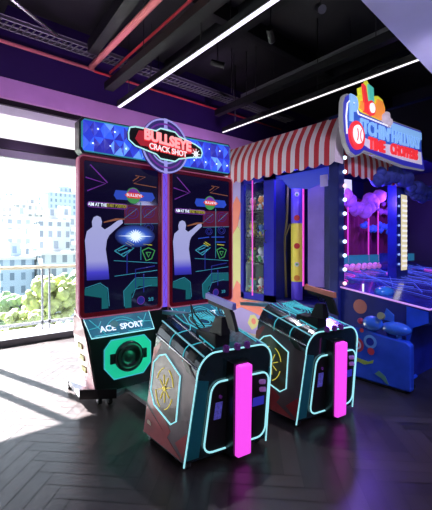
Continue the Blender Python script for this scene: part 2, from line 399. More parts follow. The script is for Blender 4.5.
def tray(a, b, w, lab):
    """perforated cable tray"""
    a = Vector(a); b = Vector(b); L = (b - a).length; d = (b - a).normalized(); s = d.cross(Vector((0, 0, 1))).normalized() * w
    mb = MB()
    for o in (0, .5, 1):
        p = a + s * (o - .5); q = b + s * (o - .5)
        mb.tube([p, q], .012, n=4, smooth=False)
    for k in range(int(L / .09)):
        p = a + d * (k * .09); mb.tube([p - s * .5, p + d * .05 + s * .5], .014, n=4, smooth=False)
    u = Vector((0, 0, .06))
    for sg in (-.5, .5):
        p = a + s * sg; q = b + s * sg
        mb.add([p, q, q + u, p + u], [(0, 1, 2, 3)])
        mb.tube([p + u, q + u], .008, n=4, smooth=False)
    o = tag(O('cable_tray', mb, M['galv']), lab, 'cable tray')
    for k in range(4):
        p = a.lerp(b, (k + .5) / 4); h = O('hanger', MB().tube([p, (p.x, p.y, ZC)], .007, n=6), M['beam']); h.parent = o; h.location = h.location - o.location
    return o
tray((-3, 5.98, 4.76), (7.45, 5.98, 4.76), .26, 'perforated grey cable tray running above the purple bulkhead')
tray((5.52, -1, 4.76), (5.52, 5.7, 4.76), .22, 'perforated grey cable tray running over the carnival booth')
for x, y in ((.9, .12), (3.95, .10), (6.6, .2)):
    bar('ceiling_beam', (x, -4.4, 4.95), (x, 6.3, 4.95), .18, .34, M['beam'],
        {'.9': 'black roof beam nearest the window corner', '3.95': 'black roof beam above the hanging spotlights', '6.6': 'black roof beam above the carnival sign'}[str(x).lstrip('0')], 'beam')
bar('ceiling_beam', (-4.8, 4.2, 4.97), (9.1, 4.2, 4.97), .14, .26, M['beam'], 'black cross beam spanning the ceiling parallel to the window', 'beam')
bar('light_track', (3.48, -1, 4.62), (3.48, 5.5, 4.62), .035, .035, M['beam'], 'thin black track carrying the ceiling spotlights', 'light track')
def spot(x, y, z, d, lab):
    t = T('ceiling_spotlight', lab, 'spotlight', (x, y, z + .3), 'track spotlights')
    O('stem', MB().tube([(x, y, z + .34), (x, y, z + .02)], .009), M['beam'], t)
    D = Vector(d).normalized()
    O('lamp_body', MB().cyl(Vector((x, y, z)) - D * .10, D, .045, .20), M['matte'], t)
    O('rim', MB().cyl(Vector((x, y, z)) + D * .10, D, .047, .006), M['alu'], t)
spot(3.48, 4.17, 4.28, (.75, -.6, -.25), 'black ceiling spotlight hanging nearest the twin-screen machine')
spot(3.52, 3.15, 4.28, (.8, .5, -.25), 'black ceiling spotlight hanging mid track, pointing right')
spot(3.60, 2.46, 4.30, (-.5, -.6, -.6), 'small black ceiling spotlight furthest up in the picture')
for k, (x, y) in enumerate(((3.2, 5.7), (3.05, 5.4), (4.75, 5.2), (4.9, 5.0), (4.6, 5.1))):
    tag(O('hanger_rod', MB().tube([(x, y, 4.45), (x, y, ZC)], .006), M['beam']), 'thin black rod hanging from the ceiling near the bulkhead', 'rod', 'ceiling hanger rods')

# ------------------------------------------------------------------ balcony and city
S('balcony_floor', MB().box(X0, 9, YW + .2, 8.5, -.4, -.2), M['conc'])
t = T('balcony_railing', 'beige-topped metal balcony railing outside the window', 'railing', (1.8, 8.2, -.2))
O('handrail', MB().box(-5, 8, 8.14, 8.24, 1.075, 1.14, b=.01), M['rail'], t)
O('bottom_rail', MB().box(-5, 8, 8.17, 8.21, -.08, -.02), M['alu'], t)
for x in (-3.0, -.9, 1.15, 2.02, 2.16, 3.6, 5.6):
    O('post', MB().box(x, x + .035, 8.17, 8.21, -.2, 1.08), M['alu'], t)
O('glass_panel', MB().box(-5, 8, 8.185, 8.193, -.02, 1.07), M['pane'], t)
HZ = 1.55
S('ground', MB().add([(-150, 14, -14), (300, 14, -14), (300, 110, -11), (-150, 110, -11), (-150, 420, 4), (300, 420, 4)], [(0, 1, 2, 3), (3, 2, 5, 4)]), M['earth'])
def polar(hd, d): a = math.radians(hd); return d * math.sin(a), d * math.cos(a)
facA = WINDOWS('facade_white', (.50, .52, .54), (.30, .34, .40), 1.7, 2.2)
facB = WINDOWS('facade_blue', (.33, .40, .50), (.21, .28, .38), 1.5, 2.0)
facC = WINDOWS('facade_cream', (.50, .48, .44), (.30, .31, .33), 1.9, 2.3)
facD = WINDOWS('facade_grey', (.40, .42, .45), (.24, .27, .33), 1.6, 2.1)
M['roof'] = P('flat_roof', (.5, .5, .52), .9)
bl = [
    (-4.0, 150, 18, 14, facC, 'cream apartment block well left of the window frame'),
    (-12.0, 140, 20, 19, facB, 'pale blue tower well left of the window frame'),
    (-21.0, 150, 24, 12, facA, 'wide white block farthest left across the valley'),
    (-6.0, 90, 10, 4, facD, 'grey mid-rise left of the view in the nearer row'),
    (-16.0, 95, 12, 6, facA, 'white mid-rise far left in the nearer row'),
    # heading, distance, width, top z, facade, label
    (3.0, 170, 22, 17, facA, 'white apartment block far left beyond the window frame'),
    (7.5, 150, 14, 16, facC, 'cream tower at the left edge of the window view'),
    (10.2, 165, 13, 21, facA, 'tall white tower on the skyline behind the railing'),
    (12.8, 140, 11, 15.5, facC, 'cream block in the middle of the skyline'),
    (15.0, 150, 11, 20, facB, 'pale blue tower on the skyline left of the machine'),
    (17.3, 135, 13, 19.5, facB, 'broad blue-tinted block beside the machine edge'),
    (20.5, 150, 16, 22, facA, 'white tower hidden largely behind the left screen'),
    (9.0, 104, 11, 5.9, facD, 'low grey block in front of the cream tower'),
    (11.6, 88, 8, 7.2, facA, 'white mid-rise block with blue windows in the near row'),
    (13.9, 98, 6, 3.4, facC, 'low cream block above the sunny tree'),
    (15.6, 76, 5.5, 6.2, facD, 'narrow grey block above the tree tops'),
    (17.4, 86, 7.5, 7.8, facA, 'white balcony block close to the left screen'),
    (10.9, 62, 4.6, -.5, facB, 'small blue-grey house just above the handrail'),
    (13.4, 69, 4, -1.4, facB, 'small blue house behind the tree crown'),
    (16.2, 60, 4.8, 0.2, facD, 'small grey house behind the railing posts'),
    (4.5, 60, 5, -1.0, facD, 'grey house at the far left of the view'),
]
for hd, d, w, top, mt, lab in bl:
    x, y = polar(hd, d); t = T('city_building', lab, 'building', (x, y, -14))
    dp = 5.0
    O('facade', MB().box(x - w / 2, x + w / 2, y, y + dp, -14, top), mt, t)
    O('roof', MB().box(x - w / 2 - .2, x + w / 2 + .2, y - .2, y + dp + .2, top, top + .5), M['roof'], t)
    O('roof_hut', MB().box(x - w * .2, x + w * .12, y + 1, y + dp * .5, top + .5, top + 2.6), mt, t)
    if mt in (facA, facC):
        q = MB()
        z = top - 3
        while z > -8:
            q.box(x - w * .42, x - w * .05, y - .9, y, z, z + .9); q.box(x + w * .08, x + w * .42, y - .9, y, z, z + .9); z -= 3.05
        O('balcony', q, M['wall_w'], t, kind='stuff')
def tree(hd, d, zc, r, mat, lab):
    x, y = polar(hd, d); t = T('tree', lab, 'tree', (x, y, -14), 'trees below the balcony'); mb = MB()
    for k in range(150):
        a = random.uniform(0, 2 * PI); rr = r * random.uniform(.2, .8); h = random.uniform(-.75, .75) * r
        mb.ball((x + math.cos(a) * rr, y + math.sin(a) * rr * .8, zc + h * (1 - .4 * rr / r)), r * random.uniform(.09, .20), sub=2, jit=.28)
    O('crown', mb, mat, t)
    O('trunk', MB().tube([(x, y, -14), (x + .1, y, -9), (x, y, zc)], .22), M['bark'], t)
tree(15.2, 26, -1.9, 2.0, M['leaf1'], 'round sunlit yellow-green tree below the railing')
tree(11.4, 23, -3.0, 1.3, M['leaf1'], 'lower yellow-green tree left of the rounder one')
tree(18.6, 31, -1.7, 1.8, M['leaf2'], 'dark green tree beside the machine edge')
tree(9.2, 28, -3.1, 1.9, M['leaf2'], 'dark green tree at the left of the window')
tree(16.6, 18.5, -3.0, 1.3, M['leaf2'], 'dark green tree in front at the foot of the view')
tree(12.6, 15.5, -3.0, 1.1, M['leaf1'], 'small bright tree at the foot of the view')

# ------------------------------------------------------------------ twin-screen shooting machine
mc = T('arcade_machine', 'large shooting arcade machine with two tall screens and a blue crystal marquee', 'arcade machine', (2.2, 3.7, 0))
# rear housing
O('rear_housing', MB().box(1.34, 3.10, 3.585, 3.76, .14, 2.72, b=.02), M['matte'], mc)
def lower(dx, first):
    lb = O('lower_body', MB().hexa([(1.34 + dx, 3.40, .12), (1.93 + dx, 3.40, .12), (1.93 + dx, 3.76, .12), (1.34 + dx, 3.76, .12)],
                                   [(1.25 + dx, 3.40, .66), (1.95 + dx, 3.40, .66), (1.95 + dx, 3.78, .66), (1.25 + dx, 3.78, .66)])
           .hexa([(1.25 + dx, 3.40, .66), (1.95 + dx, 3.40, .66), (1.95 + dx, 3.78, .66), (1.25 + dx, 3.78, .66)],
                 [(1.25 + dx, 3.55, .845), (1.95 + dx, 3.55, .845), (1.95 + dx, 3.78, .845), (1.25 + dx, 3.78, .845)]), M['black'], mc)
    O('side_panel', MB().add([(1.332 + dx, 3.42, .12), (1.332 + dx, 3.75, .12), (1.242 + dx, 3.78, .66), (1.242 + dx, 3.42, .66), (1.242 + dx, 3.78, .84), (1.242 + dx, 3.57, .84),
                              (1.325 + dx, 3.42, .12), (1.325 + dx, 3.75, .12), (1.236 + dx, 3.78, .66), (1.236 + dx, 3.42, .66), (1.236 + dx, 3.78, .84), (1.236 + dx, 3.57, .84)],
                             [(0, 1, 2, 3), (3, 2, 4, 5), (6, 7, 8, 9), (9, 8, 10, 11), (0, 3, 9, 6), (3, 5, 11, 9), (5, 4, 10, 11), (4, 2, 8, 10), (2, 1, 7, 8)]), M['pinkside'], mc,
      'pale pink side panel')
    for z in (.3, .42, .54):
        O('side_mark', MB().box(1.222 + dx + (.66 - z) * .165, 1.236 + dx + (.66 - z) * .165, 3.56, 3.68, z, z + .05), M['o_yel'], mc)
    # green octagonal speaker panel
    oc = [(1.40, .54), (1.47, .625), (1.83, .625), (1.905, .54), (1.905, .33), (1.82, .235), (1.50, .235), (1.40, .36)]
    O('speaker_panel', MB().prism([(a + dx, b) for a, b in oc], 'y', 3.388, 3.405), M['green_l'], mc, 'octagonal panel glowing green')
    gl = M['teal_dim']
    O('panel_outline', MB().tube([(a + dx, 3.386, b) for a, b in oc], .006, True, 6), gl, mc)
    c = (1.655 + dx, 3.388, .44)
    sp = O('speaker', MB().lathe(c, [(.001, -.012), (.045, -.014), (.085, -.004), (.095, -.03), (.135, -.045), (.15, -.035), (.152, 0)], 32, ax='y'), M['black'], mc)
    O('lug', MB().box(c[0] - .20, c[0] - .13, 3.37, 3.39, .39, .49, b=.008), M['black'], sp)
    O('lug', MB().box(c[0] + .13, c[0] + .20, 3.37, 3.39, .39, .49, b=.008), M['black'], sp)
    # sloping header plate
    a0, a1 = (1.27 + dx, 3.385, .665), (1.94 + dx, 3.385, .665); b0, b1 = (1.24 + dx, 3.545, .855), (1.955 + dx, 3.545, .855)
    N = Vector((0, -.76, .65)) * .012
    hp = O('header_plate', MB().hexa([a0, a1, b1, b0], [Vector(v) + N for v in (a0, a1, b1, b0)]), M['plate_print'], mc)
    O('plate_outline', MB().tube([Vector(v) + N * 1.4 for v in (a0, a1, b1, b0)], .006, True, 6), M['teal'], hp)
    e = Vector((0, .16, .19)).normalized(); o0 = Vector((1.605 + dx, 3.385, .665)) + N * 1.2
    f = lambda x, y: o0 + Vector((x, 0, 0)) + e * y
    q = MB()
    for r in (.16, .19): q.tube(arc((0, .0), r, .12 * PI, .88 * PI, 14, f), .004, n=5)
    for s in (-1, 1):
        q.tube([f(s * .19, .03), f(s * .31, .20)], .004, n=5); q.tube([f(s * .20, .17), f(s * .24, .11), f(s * .33, .10)], .004, n=5)
        q.tube([f(s * .05, .02), f(s * .30, .02)], .004, n=5)
    O('plate_lines', q, M['teal_dim'], hp)
    text('lettering', 'ACE  SPORT', M['s_white'], hp, .088, f(.0, .08), (1, 0, 0), e, .004, .0012, .98)
    O('round_badge', MB().cyl(f(-.075, .12), N, .04, .004, 20), M['s_teal2'], hp)
lower(0, True); lower(1.0, False)
# floor platform with casters
pl = O('platform', MB().prism([(1.30, 4.12), (1.235, 3.9), (1.21, 3.50), (1.48, 3.30), (1.62, 3.38), (1.62, 2.68), (2.06, 2.68), (2.06, 3.38), (2.66, 3.38), (2.66, 2.6), (3.1, 2.6), (3.1, 3.38), (3.2, 3.5), (3.2, 4.12)], 'z', .085, .125), M['grey_m'], mc)
O('front_plate', MB().hexa([(1.195, 3.49, .085), (1.48, 3.29, .085), (1.485, 3.295, .085), (1.2, 3.5, .085)], [(1.195, 3.49, .175), (1.48, 3.29, .175), (1.49, 3.30, .175), (1.205, 3.505, .175)]), M['black'], pl)
def caster(x, y, r, parent):
    c = O('caster', MB().cyl((x - .014, y, r), (1, 0, 0), r, .028, 14), M['rubber'], parent)
    O('caster_fork', MB().box(x - .022, x - .016, y - r * .7, y + r * .7, r * .6, .09).box(x + .016, x + .022, y - r * .7, y + r * .7, r * .6, .09).cyl((x, y, r * 2.05), (0, 0, 1), .018, .03), M['silver'], c)
for x, y in ((1.38, 3.46), (1.46, 3.40), (1.28, 4.05), (3.15, 4.05), (3.15, 3.55)): caster(x, y, .033, mc)
# violet glow column between the screens
O('light_column', MB().box(2.135, 2.20, 3.53, 3.58, .86, 2.44), M['violet'], mc, 'violet light column between the screens')
O('column_pattern', MB().tube([(2.168 + .018 * math.sin(k * 1.9), 3.525, .9 + k * .05) for k in range(30)], .004, n=5), M['s_purple'], mc)

def screen(x0, w, burst):
    z0, z1, yf = .84, 2.435, 3.515
    out = rrect(x0, x0 + w, z0, z1, .055); mid = rrect(x0 + .012, x0 + w - .012, z0 + .012, z1 - .012, .046); inn = rrect(x0 + .055, x0 + w - .055, z0 + .055, z1 - .05, .02)
    O('screen_rim', ringmesh(out, mid, yf - .004, yf + .075), M['pink_rim'], mc, 'thin pink-lit rim around the screen')
    O('bezel', ringmesh(mid, inn, yf, yf + .07), M['red_bezel'], mc, 'dark red glossy bezel')
    s = O('screen', MB().box(x0 + .04, x0 + w - .04, yf + .01, yf + .06, z0 + .04, z1 - .04), M['screen'], mc, 'portrait screen showing a player outline and targets')
    Y = yf + .006
    ux = lambda u: x0 + .02 + u * (w - .02) / .94
    def flat(name, pts, mat, y=Y, lab=None): return O(name, MB().prism([(ux(a), b) for a, b in pts], 'y', y - .0015, y + .0035), mat, s, lab)
    def line(name, paths, r, mat, y=Y, closed=False):
        q = MB()
        for p in paths: q.tube([(ux(a), y, b) for a, b in p], r, closed, 5)
        return O(name, q, mat, s)
    flat('player_outline', [(.171, 1.85), (.207, 1.837), (.222, 1.794), (.213, 1.744), (.252, 1.716), (.314, 1.753), (.393, 1.811), (.444, 1.825), (.451, 1.789), (.361, 1.716), (.298, 1.658), (.274, 1.61), (.261, 1.516), (.289, 1.338), (.300, 1.213), (.068, 1.213), (.061, 1.432), (.048, 1.602), (.067, 1.693), (.124, 1.738), (.118, 1.79), (.136, 1.834)], M['fig'], lab='pale lavender outline of a shooter aiming a gun')
    flat('gun_outline', [(.24, 1.782), (.40, 1.818), (.47, 1.824), (.468, 1.836), (.37, 1.834), (.24, 1.794)], M['s_orange'], Y - .004)
    # game logo
    flat('logo_band', [(.35, 2.07), (.37, 2.125), (.81, 2.135), (.84, 2.08), (.80, 2.04), (.38, 2.03)], M['s_blue'])
    flat('logo_disc', [(.575 + .085 * math.cos(k * PI / 9), 2.085 + .085 * math.sin(k * PI / 9)) for k in range(18)], M['s_green'], Y - .002)
    flat('logo_disc_half', [(.575 + .075 * math.cos(k * PI / 9), 2.085 + .075 * math.sin(k * PI / 9)) for k in range(10)], M['s_purple'], Y - .004)
    flat('logo_plate', [(.47, 2.085), (.51, 2.115), (.64, 2.115), (.70, 2.085), (.64, 2.055), (.51, 2.055)], M['s_red'], Y - .006)
    text('logo_lettering', 'BULLSEYE', M['s_white'], s, .042, (ux(.583), Y - .009, 2.085), (1, 0, 0), (0, 0, 1), .001, .0)
    # instruction strip
    O('instruction_outline', MB().tube([(ux(a), Y, b) for a, b in rrect(.075, .50, 1.935, 1.985, .024, 4)], .0045, True, 5), M['s_purple'], s)
    text('instruction_lettering', 'AIM AT THE', M['s_white'], s, .048, (ux(.175), Y - .002, 1.960), (1, 0, 0), (0, 0, 1), .001, .0008, .74)
    text('instruction_lettering', 'START POSITION', M['s_yellow'], s, .048, (ux(.385), Y - .002, 1.961), (1, 0, 0), (0, 0, 1), .001, .0008, .62)
    # zigzag light trails
    line('zigzag_trail', [[(.055, 2.22), (.262, 2.18), (.07, 2.09)], [(.10, 2.35), (.28, 2.19)]], .0055, M['s_purple'])
    line('zigzag_trail', [[(.60, 2.30), (.72, 2.30), (.58, 2.215), (.86, 2.20)], [(.57, 2.24), (.64, 2.29)]], .0045, M['s_orange'])
    # picture of the cabinet and target boards
    flat('target_board', [(.47, 1.78), (.88, 1.80), (.88, 2.0), (.47, 1.98)], M['s_wine'])
    q = MB(); 
    for (a, b, r) in ((.56, 1.90, .075), (.76, 1.92, .075), (.56, 1.73, .05), (.76, 1.75, .06)):
        for rr in (r, r * .55): q.tube([(ux(a + rr * math.cos(k * PI / 8)), Y, b + rr * .8 * math.sin(k * PI / 8)) for k in range(16)], .004, True, 5)
    O('target_rings', q, M['s_dblue'], s)
    line('board_lines', [[(.47, 1.78), (.88, 1.80)], [(.665, 1.40), (.665, 2.02)], [(.47, 1.84), (.62, 1.95)], [(.70, 1.86), (.86, 1.98)], [(.35, 1.40), (.87, 1.36)], [(.36, 1.24), (.87, 1.28)]], .0035, M['s_cyan'])
    line('board_lines', [[(.50, 1.26), (.50, 1.50)], [(.60, 1.1), (.60, 1.3), (.84, 1.33)], [(.70, 1.05), (.70, 1.25)]], .006, M['s_dblue'])
    line('gun_icon', [[(.36, 1.50), (.48, 1.56), (.58, 1.53), (.46, 1.44), (.36, 1.50)], [(.40, 1.50), (.50, 1.53)], [(.43, 1.46), (.54, 1.51)]], .006, M['s_cyan'])
    line('highlight_mark', [[(.50, 1.60), (.58, 1.56)], [(.48, 1.585), (.55, 1.55)], [(.69, 1.57), (.80, 1.56)]], .006, M['s_yellow'])
    line('shield_icon', [[(.68, 1.50), (.76, 1.53), (.84, 1.50), (.80, 1.41), (.73, 1.39), (.68, 1.50)], [(.73, 1.48), (.79, 1.48), (.76, 1.43), (.73, 1.48)]], .006, M['s_green'])
    # pictured consoles along the bottom
    flat('console_picture', [(.045, 1.13), (.20, 1.17), (.275, 1.12), (.29, .92), (.22, .92), (.22, 1.03), (.045, 1.07)], M['s_teal2'])
    flat('console_picture', [(.48, .90), (.46, 1.08), (.60, 1.20), (.875, 1.19), (.875, 1.10), (.64, 1.12), (.55, 1.04), (.55, .90)], M['s_teal2'])
    line('console_lines', [[(.05, 1.14), (.20, 1.18), (.285, 1.12), (.30, .94)], [(.47, .92), (.46, 1.08), (.60, 1.21), (.87, 1.20)], [(.56, 1.0), (.60, 1.09), (.80, 1.12)]], .0035, M['s_cyan'])
    O('round_emblem', MB().cyl((ux(.665), Y + .004, .965), (0, -1, 0), .040, .006, 20), M['s_dblue'], s)
    text('round_lettering', '2/3', M['s_cyan'], s, .05, (ux(.79), Y - .002, .965), (1, 0, 0), (0, 0, 1), .001, .001)
    O('emblem_ring', MB().tube([(ux(.665) + .043 * math.cos(k * PI / 9), Y - .002, .965 + .043 * math.sin(k * PI / 9)) for k in range(18)], .003, True, 5), M['s_purple'], s)
    if burst:
        pts = []
        for k in range(32):
            a = 2 * PI * k / 32; r = (.19, .035, .07, .035, .11, .035, .07, .035)[k % 8] if k % 16 in (0,) else (.035 if k % 2 else .075)
            pts.append((.60 + r * math.cos(a) * 1.1, 1.655 + r * math.sin(a)))
        m = P('burst_glow', (.0, .0, .02), .4); nt = m.node_tree; b = nt.nodes['Principled BSDF']
        tc = nt.nodes.new('ShaderNodeTexCoord'); gr = nt.nodes.new('ShaderNodeTexGradient'); gr.gradient_type = 'SPHERICAL'
        mp = nt.nodes.new('ShaderNodeMapping'); mp.inputs['Location'].default_value = (-1, 0, -1); mp.inputs['Scale'].default_value = (2, 0, 2)
        r_ = nt.nodes.new('ShaderNodeValToRGB'); r_.color_ramp.elements[0].color = (.005, .006, .05, 1); r_.color_ramp.elements[1].color = (.6, .85, 1, 1)
        r_.color_ramp.elements[1].position = .8; e_ = r_.color_ramp.elements.new(.45); e_.color = (.03, .10, .55, 1)
        nt.links.new(tc.outputs['Generated'], mp.inputs[0]); nt.links.new(mp.outputs[0], gr.inputs[0]); nt.links.new(gr.outputs[0], r_.inputs[0])
        nt.links.new(r_.outputs[0], b.inputs['Emission Color']); b.inputs['Emission Strength'].default_value = 1.0
        flat('burst_halo', [(.60 + .24 * math.cos(k * PI / 12), 1.655 + .12 * math.sin(k * PI / 12)) for k in range(24)], m, Y - .003)
        flat('hit_burst', pts, M['s_white'], Y - .007, 'bright blue-white hit burst')
    else:
        line('hit_lines', [[(.40, 1.64), (.56, 1.66)], [(.60, 1.66), (.80, 1.665)], [(.66, 1.60), (.82, 1.60)]], .006, M['s_blue'])
    return s
screen(1.195, .935, True); screen(2.205, .985, False)

# marquee
mq = O('marquee', MB().prism([(1.19, 2.475), (1.22, 2.44), (3.09, 2.455), (3.12, 2.49), (3.12, 2.82), (3.09, 2.855), (1.22, 2.785), (1.19, 2.75)], 'y', 3.480, 3.60), M['black'], mc)
fr = [(1.215, 2.50), (1.24, 2.465), (3.07, 2.48), (3.10, 2.51), (3.10, 2.80), (3.07, 2.832), (1.24, 2.765), (1.215, 2.735)]
O('marquee_outline', MB().tube([(a, 3.472, b) for a, b in fr], .008, True, 6), M['s_cyan'], mq)
cr = MB(); nx = 18
zb = lambda x: 2.468 + (x - 1.23) * .008; zt = lambda x: 2.757 + (x - 1.23) * .035
rows = 2
for i in range(nx):
    xa = 1.222 + (3.095 - 1.222) * i / nx; xb = 1.222 + (3.095 - 1.222) * (i + 1) / nx
    for j in range(rows):
        def pt(x, t): return (x, 3.465, zb(x) + (zt(x) - zb(x)) * t)
        a, b, c, d = pt(xa, j / rows), pt(xb, j / rows), pt(xb, (j + 1) / rows), pt(xa, (j + 1) / rows)
        m_ = ((xa + xb) / 2, 3.435, (a[2] + c[2]) / 2)
        n0 = len(cr.v)
        for q, tri in enumerate(((a, b, m_), (b, c, m_), (c, d, m_), (d, a, m_))):
            cr.add(tri, [(0, 1, 2)], random.choice((0, 1, 1, 2, 3)) if (i + q + j) % 2 else random.choice((0, 3, 3, 1)))
O('crystal_panel', cr, [M['cry%d' % k] for k in range(4)], mq, 'faceted blue glowing crystal panel')
for i in range(11):
    for j, tt in enumerate((.25, .75)):
        x = 1.31 + i * .172 + (.05 if j else 0)
        if abs(x - 2.06) < .34 or x > 3.07: continue
        O('marquee_bulb', MB().ball((x, 3.442, zb(x) + (zt(x) - zb(x)) * tt), .0095, sub=1), M['bulb'], mq)
cx, cz = 2.105, 2.645
em = O('ring_emblem', MB().cyl((cx, 3.430, cz), (0, -1, 0), .30, .02, 48), M['ring'], mq, 'round grey-violet target emblem with concentric rings')
for r in (.295, .245, .195, .145):
    O('ring', ringmesh([(cx + r * math.cos(k * PI / 24), cz + r * math.sin(k * PI / 24)) for k in range(48)], [(cx + (r - .017) * math.cos(k * PI / 24), cz + (r - .017) * math.sin(k * PI / 24)) for k in range(48)], 3.400, 3.412), M['ring2'] if r != .245 else M['s_purple'], em)
O('ring_spoke', MB().box(cx - .02, cx + .02, 3.404, 3.415, cz - .30, cz + .30), M['ring2'], em)
sh = [(-.455, .03), (-.44, .085), (-.38, .105), (-.14, .115), (-.09, .15), (.09, .15), (.14, .115), (.36, .075), (.44, .045), (.46, 0), (.44, -.05), (.30, -.075), (.14, -.115), (.09, -.15), (-.09, -.15), (-.14, -.115), (-.38, -.075), (-.45, -.03)]
pt_ = [(cx + a * 1.02, cz + b * 1.08 - a * .02) for a, b in sh]
np_ = O('name_plate', MB().prism(pt_, 'y', 3.365, 3.400), M['matte'], mq, 'black name plate with rounded ends')
O('plate_neon', MB().tube([(a, 3.363, b) for a, b in pt_], .008, True, 6), E('pale_teal_neon', (.45, .85, .85), 1.0), np_)
rf_ = E('dark_red_flash', (.42, .015, .03), .8)
O('red_flash', MB().prism([(cx - .39, cz), (cx - .35, cz + .09), (cx - .20, cz + .10), (cx - .12, cz - .05), (cx - .33, cz - .06)], 'y', 3.358, 3.366), rf_, np_)
O('red_flash', MB().prism([(cx + .20, cz + .03), (cx + .40, cz + .02), (cx + .30, cz - .05), (cx + .12, cz - .07)], 'y', 3.358, 3.366), rf_, np_)
text('lettering', 'BULLSEYE', M['sign_red'], np_,   .150, (cx + .004, 3.356, cz + .036), (1, 0, -.06), (0, 0, 1), .006, .010, .92)
text('lettering', 'BULLSEYE', M['sign_pink'], np_,   .150, (cx, 3.348, cz + .042), (1, 0, -.06), (0, 0, 1), .004, .0065, .92)
text('lettering', 'CRACK SHOT', M['sign_red'], np_, .085, (cx + .002, 3.356, cz - .063), (1, 0, -.04), (0, 0, 1), .006, .006, .90)
text('lettering', 'CRACK SHOT', M['sign_white'], np_, .085, (cx, 3.348, cz - .060), (1, 0, -.04), (0, 0, 1), .004, .001, .90)
q = MB(); q.cyl((cx + .375, 3.366, cz - .035), (0, -1, 0), .03, .008, 10)
for k in range(8):
    a = k * PI / 4; q.tube([(cx + .375 + .02 * math.cos(a), 3.358, cz - .035 + .02 * math.sin(a)), (cx + .375 + .06 * math.cos(a), 3.358, cz - .035 + .06 * math.sin(a))], .004, n=4)
O('splat_mark', q, M['sign_white'], np_)

